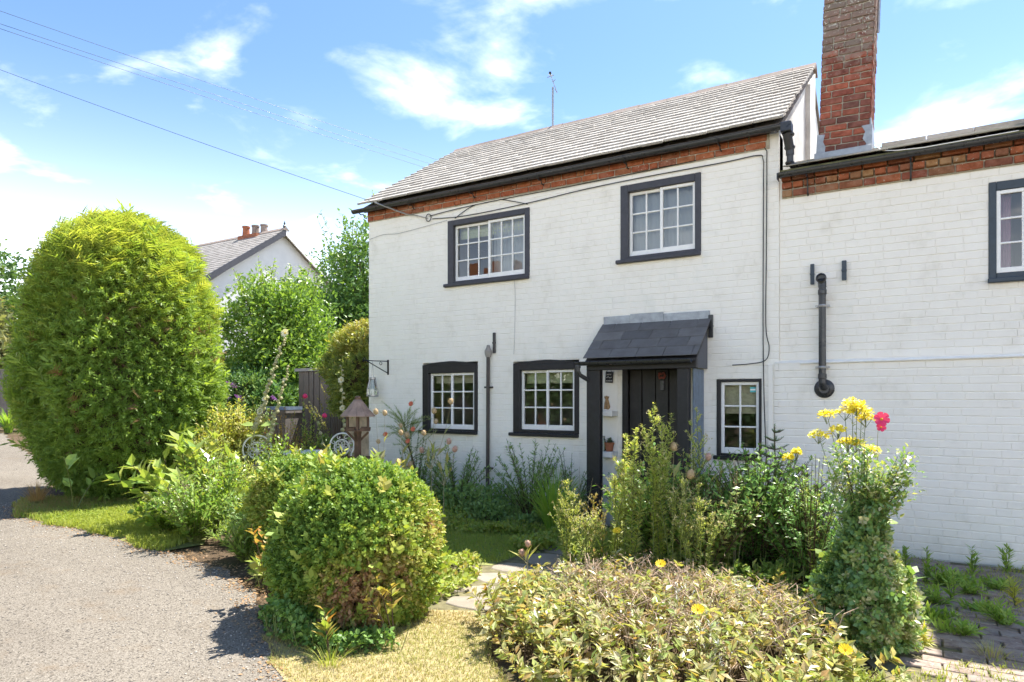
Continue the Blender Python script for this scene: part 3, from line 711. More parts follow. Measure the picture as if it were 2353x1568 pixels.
# ---------------------------------------------------------------- the adjoining lower wing with its chimney
WX1 = 2.46
wing = thing('cottage_wing', 'lower white painted brick wing adjoining the cottage, with tall red brick chimney', 'house', (2.6, 0, 0))
WOP = [(1.89, 2.42, 2.74, 3.66)]
b = MB(); YW = .022
slab_with_holes(b, HX1+.001, WX1, -.1, 4.02, YW+.006, .26, WOP); b.box(WX1-.24, WX1, .26, 3.0, -.1, 4.02); b.box(HX1+.001, WX1-.24, 2.8, 3.0, -.1, 4.02)
b.box(HX1+.001, WX1, -.0145, YW+.005, -.1, 1.985)
ww = b.build('wall', WHITE, wing)
brick_set(ww, clip_courses(HX1+.004, WX1, 2.02, 3.795, .077, WOP, .228, 13), YW, .030, WHITE, .0012, .006, 150, seed=14)
o2 = MB(); o2.prism([(-.022, 1.975), (-.022, 1.985), (YW+.001, 2.012), (YW+.03, 2.012), (YW+.03, 1.975)], 'x', HX1-.045, WX1); lp_ = o2.build('plinth_wall', WHITE, wing)
brick_set(lp_, clip_courses(HX1-.045, WX1, 0.0, 1.975, .0785, [], .23, 15), -.020, .034, WHITE, .0012, .006, 150, seed=16)
MB().tube([(.22, -.034, 1.978), (1.2, -.034, 1.985), (2.3, -.034, 1.995), (WX1, -.034, 2.01)], .013, 8).build('conduit', JOIN, wing)
MB().box(HX1-.115, HX1-.062, -.012, .006, .2, 1.975, .004).build('corner_strip', WHITE, wing)
window(wing, 'blue grey framed window at the right edge of the picture', WOP[0], (1.95, 2.36, 2.79, 3.575), [(1.95, 2.36, 2, 0)], 3, NAVY, proud=-.008, sill=(.01, .02), bot=.05)
cu = MB(); V = []; 
for i in range(25):
    x = 1.96+.115*i/24; V += [(x, .16+.010*math.sin(i*1.5), 2.72), (x, .16+.010*math.sin(i*1.5), 3.62)]
cu.add(V, [(2*i, 2*i+2, 2*i+3, 2*i+1) for i in range(24)]).build('sheet_behind_glass', simple('mauve_curtain', (.36,.20,.27), .9, .1, 10, .1), wing, smooth=True)
MB().box(HX1+.3, WX1-.3, 1.6, 1.7, .05, 3.95).build('interior_wall', INT, wing)
MB().box(HX1+.01, WX1-.25, .28, 2.78, 3.90, 3.98).build('interior_ceiling', INT, wing)
# corbelled brick courses below the wing gutter
cc_ = MB(); cc_.box(HX1+.03, WX1, YW-.02, YW+.03, 3.797, 4.03); cco = cc_.build('eaves_course', MORT, wing)
brick_set(cco, clip_courses(HX1+.03, WX1, 3.80, 3.878, .078, [], .228, 31), -.022, .05, WINGB, .004, .011, 60, seed=32)
g2 = random.Random(5); dent = []; x = HX1+.03
while x < WX1:
    l = .112; dent.append((x, min(x+l, WX1), 3.882+g2.uniform(-.002, .004), 3.958)); x += l
brick_set(cco, dent, -.052, .08, WINGB, .010, .012, 80, seed=33)
brick_set(cco, clip_courses(HX1+.03, WX1, 3.962, 4.03, .07, [], .228, 34), -.075, .11, WINGB, .004, .011, 60, seed=35)
wr = MB(); WEY, WEZ, WRY, WRZ = -.14, 4.065, 1.05, 4.50
wr.prism(slope(WEY+.02, WEZ-.01, WRY, WRZ-.02, .045), 'x', HX1+.062, WX1-.02); wr.prism(slope(WRY, WRZ-.02, 3.1, 3.95, .05), 'x', HX1+.062, WX1-.02)
wro = wr.build('roof', simple('wing_roof_underlay', (.16,.14,.12), .9, .2, 5, .1), wing)
slates(wro, HX1+.065, WX1-.03, WEY-.02, WEZ, WRY-.02, WRZ-.02, .17, .30, .25, .013, slate_mat('mossy_wing_slate', [(.30,.28,.23), (.36,.33,.28), (.27,.26,.20)], .85, (.08,.07,.04)), 41, 160)
x = HX1+.95; k = 0
while x < WX1:
    MB().prism([(WRY-.15, WRZ-.05), (WRY-.13, WRZ+.02), (WRY-.02, WRZ+.055), (WRY+.02, WRZ+.055), (WRY+.14, WRZ-.02), (WRY+.14, WRZ-.06)], 'x', x, min(x+.43, WX1-.02)).build('ridge_tile', slate_tile if k else (slate_tile := slate_mat('pale_ridge_slab', [(.50,.45,.38), (.56,.50,.43)], .85)), wro); x += .44; k += 1
MB().box(HX1+.035, WX1, WEY-.035, WEY+.06, WEZ-.045, WEZ-.012, .004).build('eaves_board', simple('mossy_eaves_board', (.13,.12,.055), .9, .4, 9, .1, bmp=.5), wing)
wg = half_gutter('gutter', wing, HX1+.02, WX1, -.15, 4.022, .043, PLAST)
MB().box(HX1+.012, HX1+.02, -.21, -.10, 3.955, 4.02).build('gutter_stop', PLAST, wg)
for gx in (.30, 1.25, 2.2): MB().tube([(gx, -.03, 3.78), (gx, -.06, 3.80), (gx, -.085, 3.95), (gx, -.155, 3.965)], [.012, .008, .008, .01], 8).build('bracket', IRON, wg)
MB().tube([(.93, -.02, 4.20), (1.0, -.12, 4.10), (1.12, -.22, 4.045), (1.35, -.215, 4.03), (2.1, -.215, 4.04)], .004, 6).build('cable', JOIN, wing)
# chimney, leaning a touch
CX0, CX1, CY0, CY1, CZ0, CZ1 = .345, .855, .42, .93, 4.20, 7.2
ch = MB(); ch.box(CX0+.012, CX1-.012, CY0+.012, CY1-.012, CZ0, CZ1)
chim = ch.build('chimney', MORT, wing)
lean = R_(1.9); piv = Vector((.6, .67, 4.3))
LM = Matrix.Translation(piv) @ Matrix.Rotation(lean, 4, 'Y') @ Matrix.Translation(-piv)
o0 = Vector(wl(chim))
chim.data.transform(Matrix.Translation(-o0) @ LM @ Matrix.Translation(o0))
ms = []; g = random.Random(12); nco = int((CZ1-CZ0)/.0755)
for k in range(nco):
    z = CZ0+(k+.5)*.0755
    for side in range(4):
        n_ = [(CX0, CX1, CY0, 0), (CX0, CX1, CY1, 0), (CY0, CY1, CX0, 1), (CY0, CY1, CX1, 1)][side]
        if side in (1, 2) and k % 1 == 0: pass
        a = n_[0]; tot = n_[1]-n_[0]
        lens = [.2267, .2267, .0567] if k % 2 else [.113, .2267, .1703]
        if g.random() < .45: lens = lens[::-1]
        if g.random() < .25: lens = [.113, .113, .17, .114]
        f_ = tot/sum(lens); p = a
        for l in lens:
            l *= f_; c0 = p+l/2; p += l
            jit = g.uniform(-.005, .004); sc_ = (l-.012+g.uniform(-.003, .003), .05, .0755-.012+g.uniform(-.003, .003))
            if n_[3] == 0:
                yy = (CY0+.022+jit) if side == 0 else (CY1-.022-jit); m_ = M4((c0, yy, z), (g.gauss(0, .012), g.gauss(0, .012), g.gauss(0, .01)), sc_)
            else:
                xx = (CX0+.0223+jit) if side == 2 else (CX1-.0223-jit); m_ = M4((xx, c0, z), (g.gauss(0, .01), g.gauss(0, .01), math.pi/2+g.gauss(0, .01)), (sc_[0]-.05 if False else sc_[0], .05, sc_[2]-.0006))
            ms.append(np.array(LM) @ m_)
CB_V, CB_F = CHAM(.035, .12, .11)
pieces(chim, 'brick', (CB_V, CB_F), ms, CHIMB, 300, 'brick_courses', np.array([1.0 if m[1, 3] < .5 and m[2, 3] < 6.6 else (.9 if m[0, 3] > .8 else .1) for m in ms]))
cp = MB()
cp.box(CX0-.04, CX1+.04, CY0-.04, CY1+.04, CZ1, CZ1+.08); cp.lathe([(.12, 0), (.10, .35), (.13, .38), (.13, .42)], (.6, .67, CZ1+.08), 16); cp.v = [tuple(LM @ Vector(p)) for p in cp.v]; cp.build('chimney_cap', RIDGE, chim)
fl = MB(); fl.box(CX0-.03, CX1+.03, CY0-.10, CY0-.004, 4.265, 4.335, .004); fl.prism([(CX0-.025, 4.30), (CX0+.06, 4.30), (CX0+.075, 4.42), (CX0+.05, 4.48), (CX0+.07, 4.56), (CX0-.01, 4.57)], 'y', CY0-.010, CY0+.004)
fl.prism([(CX1+.025, 4.30), (CX1-.045, 4.30), (CX1-.03, 4.38), (CX1-.065, 4.44), (CX1-.04, 4.51), (CX1-.075, 4.58), (CX1+.03, 4.58)], 'y', CY0-.011, CY0+.004)
fl.box(CX1+.004, CX1+.020, CY0-.01, CY1, 4.32, 4.65); fl.build('lead_flashing', LEAD, chim)
pp = MB(); pp.tube([LM @ Vector((CX1+.035, CY0+.10, z)) for z in (5.62, 6.2, 7.0)], .016, 8); pp.build('aerial_mast', METAL, chim)
# soil pipe and wall ties on the wing
sp_ = MB(); px_ = .447
sp_.tube([(px_, -.09, 1.79), (px_, -.09, 2.79)], .036, 14); sp_.tube([(px_, -.09, 2.77), (px_-.002, -.09, 2.83), (px_-.006, -.125, 2.86)], .041, 14); sp_.tube([(px_, -.09, 1.85), (px_, -.09, 1.76), (px_+.012, -.075, 1.715), (px_+.014, -.03, 1.70)], .038, 14)
soil = sp_.build('soil_pipe', PLAST, wing, smooth=False)
MB().lathe([(.050, 0), (.052, .04), (.040, .045), (.036, .02)], (px_-.006, -.105, 2.862), 18, (0,-1,0)).build('pipe_socket', PLAST, soil)
MB().lathe([(.098, 0), (.100, .018), (.085, .032), (.058, .040), (.052, .055), (.042, .055)], (px_+.014, -.022, 1.70), 24, (0,-1,0)).build('pipe_flange', PLAST, soil)
for zc_ in (2.575, 1.925):
    m = MB(); m.lathe([(.040, -.012), (.043, 0), (.040, .012)], (px_, -.09, zc_), 14); m.box(px_-.07, px_+.07, -.075, -.058, zc_-.010, zc_+.010, .003); m.box(px_-.066, px_-.05, -.06, 0, zc_-.007, zc_+.007); m.box(px_+.05, px_+.066, -.06, 0, zc_-.007, zc_+.007); m.build('pipe_bracket', METAL, soil)
for zc_ in (2.72, 1.83): MB().lathe([(.039, -.028), (.043, -.02), (.043, .02), (.039, .028)], (px_, -.09, zc_), 14).build('pipe_coupling', PLAST, soil)
strap(wing, .34, 2.82, 3.04, .04, NAVY); strap(wing, .648, 2.837, 3.045, .045, NAVY)

# unseen taller house added beyond the right edge to throw shade over the paving
th2 = thing('added_shade_house', 'taller white house adjoining the wing beyond the right edge of the picture', 'house', (5.5, 1.1, 0))
MB().box(WX1+.02, 8.5, .0, 2.15, -.1, 5.72).build('wall', WHITE, th2)
MB().prism([(-.2, 5.72), (1.05, 6.35), (2.25, 5.72), (2.25, 5.62), (1.05, 6.25), (-.2, 5.62)], 'x', WX1+.01, 8.6).build('roof', simple('shade_house_slate', (.30,.27,.24), .8), th2)
MB().box(4.2, 5.2, -.03, -.001, 1.0, 2.2).build('window', CHAR, th2)
# ---------------------------------------------------------------- paving, path, lawns
PAVB = brick_mat('dark_paving_brick', [(.33,.265,.225), (.38,.31,.26), (.29,.245,.215), (.40,.31,.255), (.34,.29,.26)], .4)
STONE = slate_mat('pale_path_stone', [(.27,.235,.185), (.31,.27,.215), (.245,.215,.17)], .9, (.14,.12,.08))
def flat(name, poly, dz, mat, kind='structure'):
    m = MB(); n = len(poly); c = (sum(p[0] for p in poly)/n, sum(p[1] for p in poly)/n)
    V = [(p[0], p[1], terr(p[0])+dz) for p in poly]+[(c[0], c[1], terr(c[0])+dz)]
    m.add(V, [(i, (i+1) % n, n) for i in range(n)]); return tag(m.build(name, mat), kind=kind)
GRIT = simple('sandy_joint_soil', (.15,.135,.075), .95, .4, 14, .1, bmp=.9, bscale=70)
pav = flat('brick_paving', [(.55,-.30), (.55,-.02), (5.2,-.02), (5.2,-8), (2.3,-8), (1.55,-4.3), (1.05,-3.2), (.9,-2.0)], -.003, GRIT)
PB_V, PB_F = CHAM(.02, .04, .10); ms = []; g = random.Random(2)
ang = R_(0)
for i in range(-2, 50):           # stretcher rows along the wall, dipping a little
    y = -.42-i*.118
    x = .35+(.115 if i % 2 else 0)
    while x < 4.2:
        lim = 1.0+max(0, -y-2.4)*.42 if y < -2.0 else .8
        if x > lim and (x-1.37)*(-.524)+(y+7.843)*.852 > 1.2 and g.random() > .03:
            ms.append(M4((x+g.gauss(0, .004), y+g.gauss(0, .004), -.004+.006*math.sin(x*2.1+y*1.3)+g.gauss(0, .002)), (g.gauss(0, .014), g.gauss(0, .010), g.gauss(0, .012)), (.215, .107, .05)))
        x += .222
pieces(pav, 'brick', (PB_V, PB_F), ms, PAVB, 300, 'brick_field')
path = tag(link('garden_path', mesh_np('garden_path', [(-2.6,-1.0,.0015), (-1.45,-1.0,.0015), (-1.25,-3.9,.0015), (-2.35,-3.9,.0015)], [np.array([(0,1,2,3)])]), GRIT), kind='structure')
for i, (cx_, cy_, rx, ry) in enumerate([(-1.86,-1.55,.26,.20), (-1.80,-2.02,.27,.22), (-1.95,-2.46,.20,.17), (-1.62,-2.44,.16,.16), (-1.84,-2.86,.28,.17), (-1.70,-3.22,.22,.14), (-1.62,-3.56,.25,.16), (-1.97,-3.3,.12,.11)]):
    g = random.Random(50+i); n = 11
    pl = [(cx_+rx*math.cos(a+g.uniform(-.15,.15))*g.uniform(.86, 1.1), cy_+ry*math.sin(a)*g.uniform(.86, 1.1)) for a in np.linspace(0, 2*math.pi, n+1)[:-1]]
    m = MB(); t = .009+g.uniform(-.003, .004)
    V = [(x, y, -.02) for x, y in pl]+[(x, y, t-.006) for x, y in pl]+[(cx_+(x-cx_)*.95, cy_+(y-cy_)*.95, t) for x, y in pl]
    F = [(k, (k+1) % n, n+(k+1) % n, n+k) for k in range(n)]+[(n+k, n+(k+1) % n, 2*n+(k+1) % n, 2*n+k) for k in range(n)]+[tuple(range(2*n, 3*n))]
    m.add(V, F).build('flagstone', STONE, path)
DRYG = simple('dry_lawn_thatch', (.32,.265,.14), .95, .35, 22, .1, bmp=.9, bscale=160)
GRNG = simple('shaded_lawn_soil', (.22,.235,.085), .95, .4, 16, .1, bmp=.9, bscale=120)
LE = [(x, drive_edge(x)) for x in np.arange(.3, -2.6, -.1)]
flat('front_lawn', LE+[(-2.55,-4.2), (-1.95,-3.95), (-1.5,-3.72), (-1.25,-3.9), (-.95,-4.4), (-.3,-5.0), (.8,-5.0), (1.4,-4.6), (1.6,-6.0)], .0075, DRYG)
flat('inner_lawn', [(-3.6,-2.4), (-2.6,-2.75), (-2.15,-2.5), (-2.1,-1.2), (-2.5,-.75), (-3.6,-.8), (-4.0,-1.6)], .003, GRNG)
VE = [(x, drive_edge(x)) for x in np.arange(-9.0, -5.0, .12)]
flat('drive_verge', [(-8.9,-3.0)]+VE+[(-5.0,-3.6), (-5.6,-3.1), (-7.2,-2.5), (-8.8,-2.6)], .006, GRNG)
def in_poly(P, poly):
    x, y = P[:, 0], P[:, 1]; r = np.zeros(len(P), bool); j = len(poly)-1
    for i in range(len(poly)):
        xi, yi = poly[i]; xj, yj = poly[j]
        r ^= ((yi > y) != (yj > y)) & (x < (xj-xi)*(y-yi)/(yj-yi+1e-12)+xi); j = i
    return r
def sample_poly(poly, n, g=rng):
    p = np.array(poly); lo, hi = p.min(0), p.max(0); out = []
    while sum(len(o) for o in out) < n:
        q = g.uniform(lo, hi, size=(n*2, 2)); out.append(q[in_poly(q, poly)])
    return np.concatenate(out)[:n]
vterr = np.vectorize(terr)
def blades(fol, P, h, wd, lean, rnd, g=rng, z0=0.0):
    """curved grass blades at P (n,2): h heights, 5 verts each"""
    n = len(P); a = g.uniform(0, 6.283, n); dx_, dy_ = np.cos(a), np.sin(a); b = g.uniform(0, 6.283, n); lx, ly = np.cos(b), np.sin(b)
    h = np.broadcast_to(h, (n,)); ln = lean*g.uniform(.3, 1.3, n)*h; w2 = wd*g.uniform(.6, 1.3, n)
    base = np.column_stack([P, vterr(P[:, 0])+z0])
    sd = np.column_stack([dx_*w2, dy_*w2, np.zeros(n)]); m = base+np.column_stack([lx*ln*.3, ly*ln*.3, h*.6]); t = base+np.column_stack([lx*ln, ly*ln, h*np.clip(1-.35*lean, .3, 1)])
    V = np.stack([base-sd, base+sd, m-sd*.7, m+sd*.7, t], 1)
    T = np.array([(0,1,3),(0,3,2),(2,3,4)])
    fol.raw(V.reshape(-1, 3), (T[None]+(np.arange(n)*5)[:, None, None]).reshape(-1, 3), np.repeat(rnd, 5))
GRASS_D = leafm('dry_grass_blades', [(.36,.29,.14), (.41,.34,.165), (.32,.305,.11), (.24,.27,.075), (.38,.305,.18)], .3)
GRASS_G = leafm('green_grass_blades', [(.25,.34,.07), (.33,.40,.09), (.42,.44,.13), (.20,.30,.06)], .5)
GRASS_Y = leafm('yellow_green_grass_blades', [(.22,.27,.05), (.28,.31,.07), (.18,.25,.045), (.36,.29,.13)], .45)
f = Fol(); P = sample_poly([(x, y-.03) for x, y in LE if -2.5 < x < -.9]+[(-2.3,-4.5), (-1.9,-3.95), (-1.5,-3.75), (-1.2,-3.95), (-.9,-4.4), (-.25,-4.95), (.75,-4.95), (.6,-5.4), (-.9,-5.6)], 30000)
k = vnoise(np.column_stack([P, np.zeros(len(P))]), 3, 1.6); blades(f, P, rng.uniform(.012, .05, len(P)), .0022, .9, np.clip(.46+.36*k+rng.normal(0, .22, len(P)), 0, 1)); f.build('front_lawn_grass', GRASS_D, None)
tag(bpy.data.objects['front_lawn_grass'], 'short dry yellow grass on the front lawn beside the round box bush', 'grass')
f = Fol(); P = sample_poly([(-3.6,-2.3), (-2.6,-2.7), (-2.15,-2.4), (-2.1,-1.2), (-2.5,-.8), (-3.6,-.85), (-4.0,-1.6)], 17000); blades(f, P, rng.uniform(.02, .075, len(P)), .003, .8, rng.random(len(P))); f.build('inner_lawn_grass', GRASS_G)
tag(bpy.data.objects['inner_lawn_grass'], 'short green grass in the shade in front of the porch', 'grass')
f = Fol(); P = sample_poly([(x, y-.04) for x, y in VE]+[(-5.2,-3.6), (-5.6,-3.1), (-7.2,-2.6), (-8.6,-2.9)], 19000)
k = np.clip((P[:, 0]+8.0)/1.2, 0, 1); blades(f, P, rng.uniform(.03, .12, len(P)), .0045, .8, np.clip(.9-.65*k+rng.normal(0, .15, len(P)), 0, 1)); f.build('drive_verge_grass', GRASS_Y)
tag(bpy.data.objects['drive_verge_grass'], 'yellow green grass along the drive under the tall yew', 'grass')
# fallen leaves and needles along the drive edge
f = Fol(); xs_ = rng.uniform(-8.6, -1.4, 2600); P = np.column_stack([xs_, np.array([drive_edge(x) for x in xs_])+rng.normal(-.02, .09, 2600)])
f.add(DIAM, np.column_stack([P, vterr(P[:, 0])+.010]), np.column_stack([rng.normal(size=(2600, 2)), rng.normal(0, .15, 2600)]), rng.uniform(.012, .035, 2600), nrm=np.tile([0, 0, 1.], (2600, 1))+rng.normal(0, .25, (2600, 3)))
tag(f.build('leaf_litter', leafm('dry_leaf_litter', [(.20,.11,.05), (.30,.18,.08), (.14,.08,.045), (.36,.25,.13)], .1)), 'brown dry leaf litter strewn along the edge of the drive', 'leaf litter')

n = 2600; xs_ = rng.uniform(-9, 0, n); P = np.column_stack([xs_, np.array([drive_edge(x) for x in xs_])-np.abs(rng.normal(0, .45, n))-.03])
OCT = (np.array([(.5,0,0),(0,.5,0),(-.5,0,0),(0,-.5,0),(0,0,.35),(0,0,-.35)]), [(0,1,4),(1,2,4),(2,3,4),(3,0,4),(1,0,5),(2,1,5),(3,2,5),(0,3,5)])
f = Fol(); f.add(OCT, np.column_stack([P, vterr(P[:, 0])+.007]), rng.normal(size=(n, 3))*[1, 1, .2], rng.uniform(.006, .018, n)*rng.uniform(.6, 1.2, n), nrm=np.tile([0, 0, 1.], (n, 1)))
tag(f.build('loose_gravel', leafm('loose_gravel_stone', [(.30,.27,.23), (.20,.18,.155), (.40,.37,.33), (.13,.12,.11)], .0, .9, .1)), 'loose small stones scattered on the drive near its grassy edge', 'gravel')
# ---------------------------------------------------------------- things round the cottage
WOOD = simple('weathered_brown_timber', (.17,.105,.07), .8, .35, 10, .2, bmp=.5, bscale=50)
WOODR = simple('grey_brown_roof_boards', (.34,.235,.18), .8, .3, 8, .2, bmp=.5, bscale=40)
CREAM = simple('cream_metal_paint', (.80,.77,.68), .45, .12, 20, .4)
TERRA = simple('terracotta', (.36,.14,.075), .85, .2, 10, .2)
# television aerial
an = thing('television_aerial', 'thin television aerial on a pole standing up from the cottage ridge', 'aerial', (-4.128, 2.44, 6.28))
MB().tube([(-4.13, 2.44, 6.2), (-4.13, 2.44, 7.0)], .018, 8).build('pole', METAL, an)
MB().tube([(-4.05, 2.44, 6.88), (-4.10, 2.45, 7.02), (-4.19, 2.46, 7.24)], .007, 6).build('boom', METAL, an)
MB().tube([(-4.19, 2.40, 7.22), (-4.19, 2.52, 7.25)], .006, 6).build('element', METAL, an)
for a, b in (((-4.25, 2.46, 7.205), (-4.12, 2.46, 7.215)), ((-4.21, 2.46, 7.255), (-4.165, 2.46, 7.25)), ((-4.10, 2.46, 6.96), (-4.05, 2.46, 6.90)), ((-4.15, 2.46, 7.10), (-4.09, 2.46, 7.13))):
    MB().tube([a, b], .006, 6).build('element', METAL, an)
MB().lathe([(.0, 0), (.022, .01), (.022, .05), (0, .06)], (-4.195, 2.46, 7.235), 8).build('head', IRON, an)
# overhead wires and the pole they run to
PO = (-11.92, -3.105, 0)
po = thing('utility_pole', 'brown wooden utility pole beyond the left edge, carrying the overhead wires', 'pole', on(PO[0], PO[1]))
MB().tube([(PO[0], PO[1], terr(PO[0])-.3), (PO[0], PO[1], 8.4)], [.13, .10], 12).build('shaft', WOOD, po)
MB().box(PO[0]-.05, PO[0]+.05, PO[1]-.22, PO[1]+.22, 7.99, 8.09).build('crossarm', WOOD, po)
def wire(label, a, b, sag):
    pts = [Vector(a).lerp(Vector(b), t)-Vector((0, 0, 4*sag*t*(1-t))) for t in np.linspace(0, 1, 24)]
    o = MB().tube(pts, .0034, 6).build('overhead_wire', CABLE); tag(o, label, 'wire', 'overhead wires crossing the sky'); return o
for lb, z, e, sg_ in (('topmost overhead wire running high across the left of the sky', 8.103, (-9.396, 7.843, 7.966), .0),
        ('second overhead wire from the top, upper one of a close pair', 7.886, (-9.816, 7.584, 7.966), .0),
        ('third overhead wire from the top, lower one of a close pair', 7.807, (-10.132, 7.39, 7.929), .0),
        ('lowest overhead wire, running down to the left end of the cottage gutter', 7.15, (-5.78, -.235, 4.585), .0)):
    wire(lb, (PO[0], PO[1], z), e, .03)
# slate sign, dog figure, pots and jar in the porch
sg = thing('slate_sign', 'small dark hanging slate sign with white lettering inside the porch', 'sign', (-2.02, -.02, 1.80))
MB().obox((-2.01, -.022, 1.862), (.105, .010, .14), (0, R_(4), 0), .004).build('board', simple('sign_slate', (.035,.035,.037), .7), sg)
MB().tube([(-2.05, -.026, 1.93), (-2.012, -.026, 1.975), (-1.972, -.026, 1.93)], .003, 6).build('cord', IRON, sg)
def text(s, parent, size, loc, rot, mat, name='lettering'):
    cu = bpy.data.curves.new(name, 'FONT'); cu.body = s; cu.size = size; cu.align_x = 'CENTER'; cu.extrude = .0008
    t = bpy.data.objects.new('t', cu); col.objects.link(t); bpy.context.view_layer.update()
    me = bpy.data.meshes.new_from_object(t.evaluated_get(bpy.context.evaluated_depsgraph_get())); bpy.data.objects.remove(t)
    me.transform(Matrix.LocRotScale(Vector(loc)-Vector(wl(parent)), Euler(rot), None)); o = link(name, me, mat, parent); return o
# two scrawled lines, too small to read, and a drawn swirl
sw = MB()
for zc, n in ((1.895, 3), (1.815, 4)):
    for k in range(n):
        x = -2.045+.022*k+(.01 if n == 3 else 0); sw.tube([(x-.006, -.0285, zc-.008), (x-.003, -.0285, zc+.009), (x+.003, -.0285, zc-.004), (x+.007, -.0285, zc+.008)], .0022, 5)
sw.tube([(-2.045, -.0285, 1.858), (-2.02, -.0285, 1.868), (-2.0, -.0285, 1.852), (-1.975, -.0285, 1.862)], .0025, 5)
sw.build('lettering', JOIN, sg)
def skin_body(name, pts, edges, radii, mat, parent, sub=2):
    me = bpy.data.meshes.new(name); o0 = wl(parent)
    me.from_pydata([(p[0]-o0[0], p[1]-o0[1], p[2]-o0[2]) for p in pts], edges, [])
    o = link(name, me, mat, parent)
    sk = o.modifiers.new('skin', 'SKIN'); sk.use_smooth_shade = True
    for i, r in enumerate(radii): me.skin_vertices[0].data[i].radius = (r, r) if not isinstance(r, tuple) else r
    me.skin_vertices[0].data[0].use_root = True
    o.modifiers.new('sub', 'SUBSURF').levels = sub; o.modifiers['sub'].render_levels = sub
    return o
dg = thing('dog_figurine', 'tan sitting dog figurine on the upper porch shelf', 'figurine', (-2.005, -.10, 1.445))
def D(x, y, z): return (-2.005+x, -.10+y, 1.445+z)
FAWN = simple('tan_glazed_dog', (.40,.24,.11), .5, .25, 40, .4)
skin_body('body', [D(0,.012,.05), D(0,.002,.09), D(0,-.008,.125), D(0,-.012,.150), D(0,-.018,.172), D(0,-.045,.168), D(-.02,-.02,.07), D(-.02,-.03,.012), D(.02,-.02,.07), D(.02,-.03,.012), D(-.028,-.005,.022), D(.028,-.005,.022), D(0,.05,.015)],
          [(0,1),(1,2),(2,3),(3,4),(4,5),(1,6),(6,7),(1,8),(8,9),(0,10),(0,11),(0,12)], [.034,.030,.024,.018,.023,.012,.012,.010,.012,.010,.020,.020,.008], FAWN, dg)
for s in (-1, 1): MB().obox(D(s*.022, -.012, .160), (.010, .02, .034), (0, s*.35, 0), .004).build('ear', simple('brown_dog_ear', (.25,.13,.06), .6), dg)
pt_ = thing('potted_succulent', 'terracotta pot with a dark succulent on the lower porch shelf', 'plant pot', (-1.975, -.10, .935))
MB().lathe([(.042, 0), (.055, .085), (.062, .088), (.062, .11), (.052, .11), (.05, .09)], (-1.975, -.10, .936), 20).build('pot', TERRA, pt_)
f = Fol(); n = 70; a = rng.uniform(0, 6.28, n); el = rng.uniform(.2, 1.4, n); d = np.column_stack([np.cos(a)*np.cos(el), np.sin(a)*np.cos(el), np.sin(el)])
f.add(LEAF, np.array([-1.975, -.10, 1.04])+d*.01, d, rng.uniform(.04, .075, n), nrm=np.tile([0,0,1.], (n,1))+d*-.3); f.build('foliage', leafm('succulent_leaf', [(.05,.08,.045), (.09,.12,.07), (.07,.07,.06)], .1), pt_)
jr = thing('glass_jar', 'clear glass jar behind the post on the lower porch shelf', 'jar', (-2.07, -.10, .935))
MB().lathe([(.04, 0), (.045, .01), (.045, .13), (.032, .155), (.032, .17)], (-2.07, -.10, .936), 18).build('body', GLASS, jr); MB().lathe([(.036, .165), (.036, .19)], (-2.07, -.10, .936), 18).build('lid', METAL, jr)
# lantern on its scrolled bracket
br = thing('lantern_bracket', 'black scrolled iron bracket fixed to the cottage wall', 'bracket', (-5.71, 0, 1.97))
bb = MB(); bb.box(-5.722, -5.698, -.016, -.002, 1.96, 2.19); bb.tube([(-5.71, -.015, 2.17), (-5.86, -.16, 2.172), (-5.95, -.25, 2.18)], .008, 6); bb.tube([(-5.71, -.015, 1.985), (-5.80, -.11, 2.06), (-5.93, -.24, 2.17)], .008, 6)
bb.tube([(-5.95-.014*math.cos(a)-.012, -.25-.014*math.cos(a)-.01, 2.195+.024*math.sin(a)) for a in np.linspace(-1.4, 3.9, 12)], .007, 6); bb.tube([(-5.785+.012*math.cos(a), -.09+.012*math.cos(a), 2.135+.024*math.sin(a)) for a in np.linspace(1.6, 7.2, 12)], .006, 6)
bb.build('arm', IRON, br)
ln_ = thing('hanging_lantern', 'pale glass and metal lantern hanging from the black wall bracket', 'lantern', (-5.875, -.175, 1.62))
lc = (-5.875, -.175)
for dx_ in (-.025, .025): MB().tube([(lc[0]+dx_, lc[1], 1.90), (lc[0], lc[1], 2.165)], .003, 6).build('hanger', METAL, ln_)
m = MB()
for k in range(10):
    a = 6.283*k/10; m.tube([(lc[0]+.045*math.cos(a), lc[1]+.045*math.sin(a), 1.90), (lc[0]+.085*math.cos(a), lc[1]+.085*math.sin(a), 1.74), (lc[0]+.09*math.cos(a), lc[1]+.09*math.sin(a), 1.64)], .0035, 5)
m.build('cage', METAL, ln_); MB().lathe([(.048, 1.885), (.052, 1.89), (.052, 1.915), (.046, 1.92)], (lc[0], lc[1], 0), 18).build('collar', METAL, ln_); MB().lathe([(.088, 1.62), (.092, 1.63), (.092, 1.645), (.08, 1.65)], (lc[0], lc[1], 0), 18).build('base', METAL, ln_)
MB().lathe([(.075, 1.65), (.078, 1.74), (.042, 1.88), (.040, 1.885)], (lc[0], lc[1], 0), 18).build('glass', GLASS, ln_)

